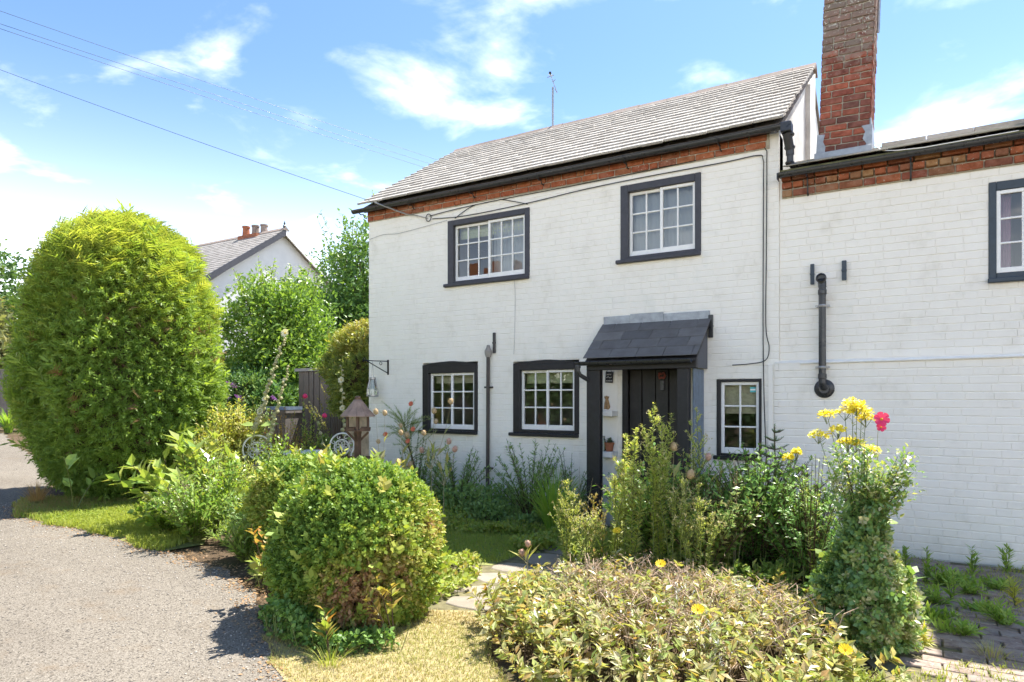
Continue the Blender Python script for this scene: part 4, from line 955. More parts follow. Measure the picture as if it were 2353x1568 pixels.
# bird table
BX, BY = -5.259, -1.118; bz = terr(BX)
bt = thing('bird_table', 'brown wooden bird table with a hexagonal boarded roof and lower tray', 'bird table', (BX, BY, bz))
MB().box(BX-.036, BX+.036, BY-.036, BY+.036, bz-.05, 1.152, .006).build('post', WOOD, bt)
for k in range(4):
    a = k*math.pi/2+.5; c_, s_ = math.cos(a), math.sin(a)
    MB().obox((BX+.09*c_, BY+.09*s_, 1.075), (.16, .03, .028), (0, R_(-45), a), .004).build('brace', WOOD, bt)
    MB().obox((BX+.10*c_, BY+.10*s_, .66), (.18, .03, .028), (0, R_(-45), a), .004).build('brace', WOOD, bt)
def hexa(r, z0, z1, rot=.2, n=6): 
    p = [(BX+r*math.cos(rot+2*math.pi*k/n), BY+r*math.sin(rot+2*math.pi*k/n)) for k in range(n)]; return MB().prism(p, 'z', z0, z1)
hexa(.195, 1.15, 1.168).build('tray', WOOD, bt); hexa(.27, .73, .75, .7, 4).build('lower_tray', WOOD, bt)
for k in range(4):
    a = .7+math.pi/4+k*math.pi/2; MB().obox((BX+.185*math.cos(a), BY+.185*math.sin(a), .765), (.018, .37, .05), (0, 0, a), .004).build('tray_rim', WOOD, bt)
for k in range(6):
    a0 = .2+math.pi*k/3; MB().obox((BX+.16*math.cos(a0), BY+.16*math.sin(a0), 1.263), (.022, .030, .19), (0, 0, a0), .004).build('pillar', WOOD, bt)
    a1 = a0+math.pi/6; MB().obox((BX+.165*math.cos(a1), BY+.165*math.sin(a1), 1.182), (.015, .10, .035), (0, 0, a1), .003).build('tray_rim', WOOD, bt)
nb_ = 12; rz0, rz1 = 1.36, 1.58
for k in range(nb_):
    a = .2+2*math.pi*k/nb_; b_ = a+2*math.pi/nb_-.02; V = []
    for (r, z) in ((.235, rz0), (.150, rz0+.092), (.05, rz1)):
        for (aa) in (a, b_):
            V += [(BX+r*math.cos(aa), BY+r*math.sin(aa), z), (BX+r*math.cos(aa), BY+r*math.sin(aa), z-.014)]
    MB().add(V, [(0,2,6,4), (4,6,10,8), (1,5,7,3), (5,9,11,7), (0,1,3,2), (0,4,5,1), (4,8,9,5), (2,3,7,6), (6,7,11,10), (8,10,11,9)]).build('roof_board', WOODR, bt)
hexa(.21, 1.354, 1.360, .2, 12).build('roof_lining', WOOD, bt)
MB().lathe([(.05, 1.56), (.055, 1.575), (.04, 1.585), (.042, 1.61), (.03, 1.625), (0.01, 1.63)], (BX, BY, 0), 14).build('finial', WOOD, bt)

# bistro set
def chair(label, x, y, rz):
    z0 = terr(x); t = thing('bistro_chair', label, 'chair', (x, y, z0), 'cream metal bistro chairs')
    ca, sa = math.cos(rz), math.sin(rz)
    def q(u, v, h): return (x+u*ca-v*sa, y+u*sa+v*ca, z0+h)
    hs = .45
    MB().tube([q(.19*math.cos(a), .19*math.sin(a), hs) for a in np.linspace(0, 6.283, 25)[:-1]], .011, 6, closed=True).build('seat_rim', CREAM, t)
    m = MB()
    for k in range(9):
        u = -.16+.04*k; hw = math.sqrt(max(.0, .185**2-u*u)); m.tube([q(u, -hw, hs), q(u, hw, hs)], .005, 5)
    m.build('seat', CREAM, t)
    for su in (-1, 1):
        MB().tube([q(su*.15, -.13, hs), q(su*.18, -.17, .2), q(su*.19, -.2, -.02)], .010, 6).build('leg', CREAM, t)
        MB().tube([q(su*.13, .14, hs+.02), q(su*.17, .19, .2), q(su*.18, .24, -.02)], .010, 6).build('leg', CREAM, t)
    cz = hs+.335; yb = .20
    MB().tube([q(-.13, .155, hs), q(-.14, yb-.02, hs+.12)]+[q(.185*math.cos(a), yb+.03*math.sin(a), cz+.185*math.sin(a)) for a in np.linspace(R_(215), R_(-35), 26)]+[q(.14, yb-.02, hs+.12), q(.13, .155, hs)], .0125, 8).build('back_frame', CREAM, t)
    MB().tube([q(.115*math.cos(a), yb, cz-.02+.115*math.sin(a)) for a in np.linspace(0, 6.283, 25)[:-1]], .008, 6, closed=True).build('back_ring', CREAM, t)
    m = MB()
    for k in range(8):
        a = k*math.pi/4; pc = (.055*math.cos(a), .055*math.sin(a))
        m.tube([q(pc[0]+.05*math.cos(b), yb, cz-.02+pc[1]+.05*math.sin(b)) for b in np.linspace(0, 6.283, 11)[:-1]], .0045, 5, closed=True)
    for k in range(6):
        a = R_(-20+k*44); r0, r1 = .12, .178
        m.tube([q(((r0+r1)/2+.022*math.cos(b))*math.cos(a)-.022*math.sin(b)*math.sin(a), yb+.012, cz-.01+((r0+r1)/2+.022*math.cos(b))*math.sin(a)+.022*math.sin(b)*math.cos(a)) for b in np.linspace(0, 4.8, 9)], .0055, 5)
    m.build('scrollwork', CREAM, t); return t
chair('cream scrolled metal chair nearest the tall yew, left of the table', -6.225, -2.06, R_(40))
chair('cream scrolled metal chair beside the bird table, right of the table', -5.88, -.91, R_(25))
TX, TY = -6.12, -1.33; tz = terr(TX); tb = thing('bistro_table', 'small round white garden table between the two metal chairs', 'table', (TX, TY, tz))
MB().lathe([(.34, tz+.70), (.35, tz+.705), (.35, tz+.725), (.34, tz+.73)], (TX, TY, 0), 32).build('top', simple('white_table_top', (.80,.80,.78), .4), tb)
for k in range(3):
    a = k*2.094+.4; MB().tube([(TX+.05*math.cos(a), TY+.05*math.sin(a), tz+.70), (TX+.07*math.cos(a), TY+.07*math.sin(a), tz+.4), (TX+.26*math.cos(a), TY+.26*math.sin(a), tz-.01)], .012, 6).build('leg', CREAM, tb)

# wheelie bin
bn = (-9.25, .88); bz = terr(bn[0])+.16
BIN = simple('grey_brown_bin_plastic', (.15,.135,.125), .55, .12, 12, .4)
wbn = thing('wheelie_bin', 'grey brown wheelie bin with white number, beside the shed', 'bin', (bn[0], bn[1], bz))
brz = R_(20)
def bq(u, v, h): return (bn[0]+u*math.cos(brz)-v*math.sin(brz), bn[1]+u*math.sin(brz)+v*math.cos(brz), bz+h)
def frus(r0, r1, z0, z1, name, mat):
    V = [bq(sx*r[0], sy*r[1], z) for r, z in ((r0, z0), (r1, z1)) for sx, sy in ((-1,-1),(1,-1),(1,1),(-1,1))]
    return MB().add(V, [(0,3,2,1),(4,5,6,7),(0,1,5,4),(1,2,6,5),(2,3,7,6),(3,0,4,7)]).build(name, mat, wbn)
frus((.20,.24), (.27,.33), .06, .96, 'body', BIN); frus((.295,.355), (.295,.355), .93, .985, 'rim', BIN); frus((.30,.37), (.27,.33), .99, 1.05, 'lid', simple('blue_black_bin_lid', (.05,.07,.10), .35, .2, 8, .5)); 
MB().tube([bq(-.25, .40, .97), bq(.25, .40, .97)], .016, 8).build('handle', BIN, wbn)
for s in (-1, 1): MB().lathe([(.10, -.025), (.10, .025)], bq(s*.24, .26, .10), 18, (math.cos(brz), math.sin(brz), 0)).build('wheel', PLAST, wbn)
for s, h, z in (('5', .11, .76), ('3', .20, .52)):
    text(s, wbn, h, bq(.14, -.303+(.76-z)*.09+.004, z), (R_(90-5), 0, brz), JOIN, 'number')
# metal shed behind
SHM = simple('brown_grey_metal_cladding', (.15,.130,.115), .5, .15, 5, .4, .2)
s0 = (-9.95, 1.75); sz = terr(-9.25)+.17; shd = thing('metal_shed', 'brown grey metal shed with vertical ribbed cladding, behind the bin', 'shed', (-9.3, 2.4, sz))
XS0, XS1, YS0, YS1, ZS = -9.72, -8.05, 1.70, 3.1, 2.15
tag(MB().box(-10.2, -7.5, .35, 3.4, .0, terr(bn[0])+.155, .01).build('patio', simple('grey_patio_concrete', (.30,.28,.25), .9)), kind='structure')
MB().box(XS0+.02, XS1-.02, YS0+.02, YS1-.02, sz-.05, ZS-.01).build('frame', PLAST, shd)
k = 0; x = XS0
while x < XS1-.01:
    xe = min(x+.155, XS1); MB().box(x+.004, xe-.004, YS0-.006*(k % 2), YS0+.015, sz-.02, ZS, .004).build('panel', SHM, shd); x = xe; k += 1
y = YS0
while y < YS1-.01:
    ye = min(y+.155, YS1); MB().box(XS1-.015, XS1+.004, y+.02, ye-.004, sz-.02, ZS, .004).build('panel', SHM, shd); y = ye
MB().box(-9.30, -9.26, YS0-.016, YS0-.008, sz, ZS).build('door_edge', PLAST, shd)
MB().prism([(YS0-.06, ZS), (YS1+.05, ZS), (YS1+.05, ZS+.03), (YS0-.06, ZS+.06)], 'x', XS0-.05, XS1+.05).build('roof', simple('pale_shed_roof', (.36,.34,.33), .5), shd)
# low tan rendered garden wall at the cottage corner, neighbour outbuilding roof beyond the shed
gw = thing('garden_wall', 'low tan rendered garden wall at the left corner of the cottage', 'wall', (-6.9, 1.0, 0))
MB().box(-7.35, -6.15, .75, .97, .0, 1.85, .02).build('masonry', simple('tan_render', (.58,.46,.34), .9, .35, 6, .1, bmp=.6, bscale=30), gw)
MB().box(-7.40, -6.14, .70, 1.02, 1.85, 1.91, .015).build('coping', TERRA, gw)
ob = thing('outbuilding', 'neighbouring outbuilding with a pale sunlit roof behind the shed', 'outbuilding', (-11.3, 6.3, terr(-11)))
MB().box(-12.6, -10.2, 5.2, 7.6, 0, 2.35).build('wall', simple('grey_boards', (.22,.20,.18), .8), ob)
MB().prism([(5.0, 2.33), (6.4, 3.15), (7.8, 2.33), (7.8, 2.27), (6.4, 3.08), (5.0, 2.27)], 'x', -12.8, -10.0).build('roof', simple('pale_felt_roof', (.50,.46,.40), .8), ob)
for i, (x, y, r, h) in enumerate(((-8.05, .85, .17, .28), (-7.72, .72, .14, .22))):
    o = thing('plant_pot', ['wide terracotta plant pot in front of the shed doors', 'smaller brown plant pot next to the wide one'][i], 'plant pot', (x, y, terr(bn[0])+.155), 'pots in front of the shed')
    z = terr(bn[0])+.155; MB().lathe([(r*.7, z), (r*.95, z+h*.8), (r, z+h*.82), (r, z+h), (r*.88, z+h), (r*.85, z+h*.85)], (x, y, 0), 20).build('pot', TERRA, o)
    f = Fol(); n = 160; a = rng.uniform(0, 6.28, n); el = rng.uniform(.3, 1.5, n); d = np.column_stack([np.cos(a)*np.cos(el), np.sin(a)*np.cos(el), np.sin(el)])
    f.add(LEAF, np.array([x, y, z+h])+d*rng.uniform(.02, .25, (n, 1)), d, .08); f.build('foliage', leafm('pot_plant_leaf%d' % i, [(.06,.10,.03), (.10,.15,.04)], .3), o)

# fence at the far end of the drive
fn = thing('timber_fence', 'grey timber close board fence at the far end of the drive', 'fence', (-22.2, 1.5, terr(-22)))
FW = simple('silvered_fence_timber', (.26,.23,.20), .85, .2, 6, .1, bmp=.5)
fd = Vector((.78, .62, 0)).normalized(); fz = terr(-22)
for i in range(46):
    p = Vector((-24.4, -.9, 0))+fd*(i*.15)
    MB().obox((p.x, p.y, fz+.93), (.145, .018, 1.72+.02*math.sin(i*1.3)), (0, 0, math.atan2(fd.y, fd.x)), .004).build('board', FW, fn)
for i in range(4):
    p = Vector((-24.4, -.9, 0))+fd*(i*2.2+.4)+Vector((.62, -.78, 0))*.07
    MB().obox((p.x, p.y, fz+.95), (.12, .12, 1.95), (0, 0, math.atan2(fd.y, fd.x)), .01).build('post', FW, fn)
for z in (.4, 1.55):
    p = Vector((-24.4, -.9, 0))+fd*3.4+Vector((.62, -.78, 0))*.04; MB().obox((p.x, p.y, fz+z), (7.0, .04, .09), (0, 0, math.atan2(fd.y, fd.x))).build('rail', FW, fn)

# neighbouring house beyond the yew
nh = thing('neighbour_house', 'white gabled neighbouring house with slate roof and red chimney pots beyond the yew', 'house', (-23.5, 9.6, terr(-23)))
ax, ay, az = -19.86, 9.62, 8.1; sl1 = .735; hw = 3.55; ez = az-hw*sl1
MB().prism([(ay-hw, .2), (ay+hw, .2), (ay+hw, ez), (ay, az-.08), (ay-hw, ez)], 'x', -30.5, ax).build('wall', simple('white_render', (.66,.66,.65), .7, .05, 3), nh)
r_ = MB(); r_.prism(slope(ay-hw-.35, ez-.26, ay, az, .1), 'x', -30.8, ax+.22); r_.prism(slope(ay, az, ay+hw+.35, ez-.26, .1), 'x', -30.8, ax+.22); nro = r_.build('roof', simple('neighbour_roof_underlay', (.22,.19,.16), .9), nh)
slates(nro, -30.8, ax+.24, ay-hw-.37, ez-.26, ay-.02, az, .21, .36, .30, .02, slate_mat('neighbour_roof_slate', [(.27,.255,.235), (.32,.30,.28), (.235,.225,.205)], .85), 61, 300)
MB().prism([(ay-.16, az-.03), (ay, az+.10), (ay+.16, az-.03)], 'x', -30.8, ax+.26).build('ridge_tile', RIDGE, nro)
for s in (-1, 1):
    MB().prism([(ay+s*(hw+.38), ez-.30), (ay+s*(hw+.38), ez-.06), (ay, az+.02), (ay, az-.22)], 'x', ax+.20, ax+.25).build('bargeboard', CHAR if s < 0 else JOIN, nh)
MB().lathe([(.05, 0), (.07, .06), (.03, .12), (.04, .16), (.0, .28)], (ax+.15, ay, az+.08), 10).build('finial', PLAST, nh)
MB().box(-22.15, -21.0, ay-.3, ay+.4, az-.5, az+.0).build('chimney', REDB, nh)
for i, x in enumerate((-21.95, -21.5, -21.1)): MB().lathe([(.15, 0), (.13, .34), (.155, .36), (.155, .42), (.11, .42)], (x, ay-.05+.1*i, az+.0), 14).build('chimney_pot', TERRA if i == 0 else RIDGE, nh)
MB().box(ax, ax+.05, ay+.4, ay+1.3, 3.2, 4.5).build('window', CHAR, nh)

# house across the road behind the viewer: its orange roof shows in the window glass
oh = thing('opposite_house', 'red brick house with orange tiled roof, reflected in the upper windows', 'house', (-21, -19, 0))
MB().box(-28, -15.2, -22.5, -15.8, -.2, 3.9).build('wall', REDB, oh)
ORT = slate_mat('orange_clay_tile', [(.55,.21,.07), (.60,.26,.10), (.48,.17,.07)], .85)
MB().prism(slope(-15.4, 3.75, -19.1, 6.8, .1), 'x', -28.4, -14.9).build('roof', ORT, oh); MB().prism(slope(-19.1, 6.8, -22.8, 3.75, .1), 'x', -28.4, -14.9).build('roof', ORT, oh)
MB().prism([(-15.8, 3.9), (-22.5, 3.9), (-19.1, 6.65)], 'x', -27.9, -15.3).build('gable', REDB, oh)
for k in range(5): MB().box(-27+k*2.5, -26+k*2.5, -15.82, -15.75, 1.2, 2.6).build('window', JOIN, oh)
MB().box(-16.4, -15.4, -19.6, -18.6, 6.0, 8.0).build('chimney', REDB, oh)
# ---------------------------------------------------------------- plants
TWIG = simple('brown_twig', (.105,.07,.045), .9, .3, 20, .1)
BARK = simple('grey_brown_bark', (.13,.10,.075), .9, .35, 12, .1, bmp=.8, bscale=25)
GSTEM = simple('green_stem', (.14,.17,.05), .6, .25, 12, .2)
PSTEM = simple('pale_dry_stem', (.42,.36,.22), .8, .25, 15, .1)
def unit(v): return v/np.maximum(np.linalg.norm(v, axis=-1, keepdims=True), 1e-9)
def revolve_pts(n, c, prof, g, shell=(.82, 1.03), amp=.07, seed=1, ns=2.2):
    """points in the outer shell of a lumpy body of revolution; prof: (height, radius) list"""
    zs = np.array([p[0] for p in prof]); rs = np.array([p[1] for p in prof])
    zf = np.linspace(zs[0], zs[-1], 200); rf = np.interp(zf, zs, rs); wts = np.maximum(rf, .05)*np.sqrt(1+np.gradient(rf, zf)**2); cdf = np.cumsum(wts)/wts.sum()
    z = np.interp(g.random(n), cdf, zf); r = np.interp(z, zs, rs); sl_ = np.interp(z, zf, np.gradient(rf, zf)); a = g.uniform(0, 2*np.pi, n)
    nr = unit(np.column_stack([np.cos(a), np.sin(a), -sl_]))
    p = np.column_stack([np.cos(a)*r, np.sin(a)*r, z]); k = 1+amp*vnoise(p, seed, ns)+amp*.55*vnoise(p, seed+5, ns*3.3)
    u = shell[0]+(shell[1]-shell[0])*np.sqrt(g.random(n))
    zc = .5*(zs[0]+zs[-1]); p2 = p*np.column_stack([k*u, k*u, np.ones(n)]); top = np.clip((z-zc)/(zs[-1]-zc), 0, 1); p2[:, 2] -= (1-u)*top*(zs[-1]-zs[0])*.5
    return p2+np.array(c), nr
def core(parent, c, prof, mat, s=.80, n=28):
    MB().lathe([(r*s, z if i else z) for i, (z, r) in enumerate([(z if z < prof[-1][0] else z*s+.0, r) for z, r in prof])], c, n).build('inner_twigs', mat, parent, smooth=True)
def clipped_bush(name, label, cat, x, y, prof, tmpls, n, size, mat, up=.35, amp=.07, seed=1, rndf=None, rough=.5, shell=(.82, 1.03), cs=.80, ns=2.2, group=None):
    g = np.random.default_rng(seed); z0 = terr(x); t = thing(name, label, cat, (x, y, z0), group)
    c = (x, y, z0)
    for i, tm in enumerate(tmpls):
        if i == 0: f = Fol()
        m = n//len(tmpls); p, nr = revolve_pts(m, c, prof, g, shell, amp, seed, ns)
        d = unit(nr+np.array([0, 0, up])+g.normal(0, rough, (m, 3)))
        rv = g.random(m) if rndf is None else rndf(p-np.array(c), nr, g)
        f.add(tm, p, d, g.uniform(size[0], size[1], m), nrm=g.normal(0, .5, (m, 3))+nr+np.array([0, 0, .6]), rnd=rv)
    m = max(12, int(n*.006)); p, nr = revolve_pts(m, c, prof, g, (.97, 1.03), amp, seed, ns)   # stray shoots past the clipping line
    f.add(tmpls[0], p, unit(nr*.7+np.array([0, 0, .8])+g.normal(0, .3, (m, 3))), g.uniform(size[1]*1.1, size[1]*2.3, m), rnd=np.clip(g.normal(.42, .12, m), 0, 1))
    f.build('foliage', mat, t); core(t, c, prof, TWIG, cs)
    MB().tube([(x, y, z0-.1), (x+.02, y, z0+prof[-1][0]*.5)], [.06, .03], 8).build('trunk', BARK, t)
    return t
def paths(base, n, height, spread, g, curve=.3, tilt=(0, 0), jitter=.05):
    out = []
    for i in range(n):
        a = g.uniform(0, 6.283); r = math.sqrt(g.random()); b = np.array(base)+np.array([math.cos(a), math.sin(a), 0])*r*jitter*spread
        h = height*(1-.35*r*r)*g.uniform(.8, 1.05)
        e = np.array(base)+np.array([math.cos(a)*r*spread+tilt[0]*h, math.sin(a)*r*spread+tilt[1]*h, h])
        m1 = b+(e-b)*.4+np.array([-math.cos(a)*r*spread*curve*.5, -math.sin(a)*r*spread*curve*.5, h*curve*.35]); m1 += g.normal(0, .015*height, 3)
        ts = np.linspace(0, 1, 7)[:, None]
        out.append((1-ts)**2*b+2*ts*(1-ts)*m1+ts**2*e)
    return out
def along(path, ts):
    k = ts*(len(path)-1); i = np.clip(k.astype(int), 0, len(path)-2); fr = (k-i)[:, None]
    return path[i]*(1-fr)+path[i+1]*fr, unit(path[i+1]-path[i])
def stem_leaves(P, per, size, g, t0=.25, out=.9, up=.25, taper=.5, tmax=1.0):
    pos = []; d = []; s = []; nr = []
    for p in P:
        ts = np.sort(t0+(tmax-t0)*g.random(per)**.85); q, tg = along(p, ts)
        rd = g.normal(size=(per, 3)); rd -= (rd*tg).sum(1, keepdims=True)*tg; rd = unit(rd)
        dd = unit(rd*out+tg*.55+np.array([0, 0, up])); pos.append(q); d.append(dd); s.append(g.uniform(size[0], size[1], per)*(1-taper*ts**3)); nr.append(tg+np.array([0, 0, .8])+g.normal(0, .35, (per, 3)))
    return np.concatenate(pos), np.concatenate(d), np.concatenate(s), np.concatenate(nr)
def leaf_objects(parent, tm, pos, d, size, nrm, mat, limit, name='leaf', rest='foliage'):
    d = unit(d); z = unit(nrm-(nrm*d).sum(1, keepdims=True)*d); x = np.cross(d, z); n = len(pos); A = np.zeros((n, 4, 4)); A[:, 3, 3] = 1
    A[:, :3, 0] = x*size[:, None]; A[:, :3, 1] = d*size[:, None]; A[:, :3, 2] = z*size[:, None]; A[:, :3, 3] = pos
    pieces(parent, name, (tm[0], [tuple(f) for f in tm[1]]), A, mat, limit, rest)
def stems_mesh(P, r, mat, parent, name='stem', n=5):
    if 1 < len(P) <= 9:
        for p in P: stems_mesh([p], r, mat, parent, name, n)
        return
    m = MB()
    for p in P: m.tube([tuple(q) for q in p], [r*(1-.7*i/(len(p)-1)) for i in range(len(p))], n, cap=False)
    return m.build(name, mat, parent, smooth=True, kind='stuff' if len(P) > 1 else None)
def leafy(name, label, cat, x, y, ns, h, spread, tm, size, per, mat, seed, stem=GSTEM, r=.006, limit=0, t0=.25, out=.9, up=.25, tilt=(0, 0), taper=.5, curve=.3, dz=0.0, group=None):
    g = np.random.default_rng(seed); z0 = terr(x)+dz; t = thing(name, label, cat, (x, y, z0), group)
    P = paths((x, y, z0-.02), ns, h, spread, g, curve, tilt); stems_mesh(P, r, stem, t)
    q, d, s, nr = stem_leaves(P, per, size, g, t0, out, up, taper)
    if limit: leaf_objects(t, tm, q, d, s, nr, mat, limit)
    else: Fol().add(tm, q, d, s, nr, rnd=g.random(len(q)), g=g).build('foliage', mat, t)
    return t, P
def flower_disc(parent, c, r, mat, nrm=(0, -.6, .6), petals=6, cmat=None, name='flower'):
    m = MB(); nv = Vector(nrm).normalized(); a_ = nv.orthogonal().normalized(); b_ = nv.cross(a_); c = Vector(c)
    for k in range(petals):
        t = 6.283*k/petals; w_ = 3.4/petals
        q = lambda u, k, h: c+(a_*math.cos(t+u*w_)+b_*math.sin(t+u*w_))*r*k+nv*r*(h+.05*(_k % 2))
        _k = k; m.add([c, q(-1, .62, .14), q(-.75, .93, .26), q(-.2, 1.0, .20), q(.3, .97, .26), q(.75, .92, .22), q(1, .62, .14)], [(0,i,i+1) for i in range(1, 6)])
    o = m.build(name, mat, parent)
    if cmat: MB().lathe([(r*.05, 0), (r*.2, r*.05), (r*.12, r*.3), (0.001, r*.4)], c, 8, nv).build('flower_eye', cmat, o)
    return o
g0 = np.random.default_rng(5)
YEWT = [feather(10, .50, g0) for _ in range(3)]
YEWS = [sprig(11, .46, .13, .75, g0) for _ in range(3)]
BOXT = [sprig(9, .40, .30, .75, g0) for _ in range(3)]
# the tall clipped yew: fresh shoots on top, backlight put into yellower leaf colours
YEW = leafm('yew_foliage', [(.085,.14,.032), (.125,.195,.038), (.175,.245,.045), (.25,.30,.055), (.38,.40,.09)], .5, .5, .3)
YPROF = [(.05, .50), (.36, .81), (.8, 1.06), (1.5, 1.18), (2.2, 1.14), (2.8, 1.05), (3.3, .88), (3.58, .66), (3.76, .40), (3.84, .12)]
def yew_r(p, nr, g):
    h = np.clip((p[:, 2]-1.2)/2.6, 0, 1); k = vnoise(p, 8, 1.3); return np.clip((.30+.48*h**1.8+.13*k)+g.normal(0, .10, len(p)), 0, 1)  # yellower with height: fresh growth plus backlight painted into the leaves
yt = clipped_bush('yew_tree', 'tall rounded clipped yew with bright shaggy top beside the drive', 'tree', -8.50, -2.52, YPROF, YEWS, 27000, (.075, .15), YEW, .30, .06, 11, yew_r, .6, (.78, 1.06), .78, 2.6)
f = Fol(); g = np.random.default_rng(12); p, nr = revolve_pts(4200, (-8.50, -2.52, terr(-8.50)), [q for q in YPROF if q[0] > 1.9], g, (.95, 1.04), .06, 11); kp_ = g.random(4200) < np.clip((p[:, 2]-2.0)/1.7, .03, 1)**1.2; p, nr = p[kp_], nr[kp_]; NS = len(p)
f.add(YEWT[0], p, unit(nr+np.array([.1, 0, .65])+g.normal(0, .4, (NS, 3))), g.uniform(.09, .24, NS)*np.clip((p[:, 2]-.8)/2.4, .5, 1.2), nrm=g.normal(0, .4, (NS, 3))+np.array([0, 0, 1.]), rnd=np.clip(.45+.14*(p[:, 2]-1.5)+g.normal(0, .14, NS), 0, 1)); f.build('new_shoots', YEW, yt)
p, nr = revolve_pts(380, (-8.50, -2.52, terr(-8.50)), YPROF[:6], g, (.97, 1.03), .05, 11); k = vnoise(p, 31, 2.0); p, nr = p[k > .25], nr[k > .25]
Fol().add(YEWT[1], p, unit(nr+g.normal(0, .5, p.shape)), g.uniform(.10, .2, len(p))).build('brown_shoots', leafm('dead_yew_shoots', [(.20,.10,.05), (.13,.07,.04), (.27,.15,.07)], .15), yt)
# bramble-like trailing vine against it
t, P = leafy('squash_vine', 'pale trailing vine with broad leaves at the foot of the yew', 'plant', -7.75, -3.55, 3, .95, .55, LEAFR, (.12, .26), 4, leafm('vine_leaf', [(.15,.24,.06), (.20,.28,.08)], .4, mode='obj'), 91, limit=20, r=.009)
# round box in front, smaller box behind
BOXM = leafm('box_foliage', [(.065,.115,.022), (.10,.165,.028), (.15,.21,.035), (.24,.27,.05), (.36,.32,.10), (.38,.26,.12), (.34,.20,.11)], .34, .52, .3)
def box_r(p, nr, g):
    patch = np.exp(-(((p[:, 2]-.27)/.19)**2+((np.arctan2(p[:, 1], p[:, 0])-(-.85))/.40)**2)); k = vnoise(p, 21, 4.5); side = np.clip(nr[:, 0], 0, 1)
    return np.clip(.20+.15*k+g.normal(0, .14, len(p))+.22*side+.10*np.clip(.6-p[:, 2], 0, 1)+.8*patch*(g.random(len(p)) < .75), 0, 1)  # right-facing leaves yellower: sun highlights put into the leaf colour
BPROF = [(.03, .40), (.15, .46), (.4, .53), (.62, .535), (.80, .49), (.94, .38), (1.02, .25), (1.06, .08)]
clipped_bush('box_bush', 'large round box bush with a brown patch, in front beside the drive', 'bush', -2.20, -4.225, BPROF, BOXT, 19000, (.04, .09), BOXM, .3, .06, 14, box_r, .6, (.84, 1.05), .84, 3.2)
clipped_bush('box_bush', 'smaller clipped box bush tucked behind the large round one', 'bush', -3.75, -3.35, [(.03, .32), (.3, .42), (.55, .46), (.75, .42), (.88, .30), (.95, .1)], BOXT, 13000, (.05, .09), BOXM, .3, .06, 15, lambda p, nr, g: np.clip(.2+.2*vnoise(p, 4, 4)+g.normal(0, .13, len(p)), 0, .6), .55, (.86, 1.03), .86, 4)
# ivy and stray shoots round the foot of the box
IVY = leafm('ivy_leaf', [(.05,.10,.025), (.075,.135,.03), (.11,.18,.04)], .3, .45, .35)
def mat_plant(name, label, cat, poly, n, h, tm, size, mat, seed, up=.4, dz=0, kd=3.0):
    g = np.random.default_rng(seed); c = np.mean(np.array(poly), 0); t = thing(name, label, cat, (c[0], c[1], terr(c[0])))
    P = sample_poly(poly, n, g); k = (vnoise(np.column_stack([P, np.zeros(n)]), seed, kd)+1.2)/2.2
    z = vterr(P[:, 0])+dz+h*np.clip(k, .1, 1.1)*g.random(n)**.6
    d = unit(g.normal(size=(n, 3))+np.array([0, 0, up])); Fol().add(tm, np.column_stack([P, z]), d, g.uniform(size[0], size[1], n), nrm=g.normal(0, .5, (n, 3))+np.array([0, -.2, 1.])).build('foliage', mat, t)
    m = MB()
    for i in range(max(6, n//60)):
        q = P[i]; m.tube([(q[0], q[1], terr(q[0])-.01), (q[0]+g.normal(0, .03), q[1]+g.normal(0, .03), terr(q[0])+h*.7)], .003, 4, cap=False)
    m.build('stem', GSTEM, t, kind='stuff'); return t
mat_plant('ivy', 'dark ivy spreading at the foot of the large round box bush', 'ivy', [(-2.75,-4.55), (-2.5,-4.85), (-2.1,-4.98), (-1.7,-4.95), (-1.45,-4.6), (-1.75,-4.6), (-2.2,-4.72), (-2.6,-4.35)], 2600, .26, LEAFR, (.022, .045), IVY, 71)
mat_plant('nettle_patch', 'fresh green weeds at the drive edge left of the box bush', 'weeds', [(-3.75,-3.98), (-3.3,-4.25), (-2.95,-4.15), (-3.1,-3.8)], 700, .26, LEAFN, (.06, .12), GRASS_G, 72, .8)
for i, (x, y, h, lb) in enumerate(((-1.55, -4.55, .55, 'yellowing rhododendron seedling at the right foot of the box bush'), (-1.72, -4.95, .32, 'small green and orange leaved seedling in front of the box bush'), (-2.93, -4.42, .75, 'orange leaved shoot on the left side of the box bush'))):
    cols = [[(.30,.30,.08), (.40,.28,.09), (.20,.26,.06)], [(.14,.26,.05), (.45,.17,.05), (.20,.28,.06)], [(.48,.22,.07), (.42,.30,.10), (.30,.26,.08)]][i]
    leafy('leafy_shoot', lb, 'plant', x, y, [4, 2, 5][i], h, .22, LEAF, (.09, .14), 9, leafm('shoot_leaf%d' % i, cols, .4, mode='obj'), 80+i, limit=40, t0=.45, stem=TWIG)
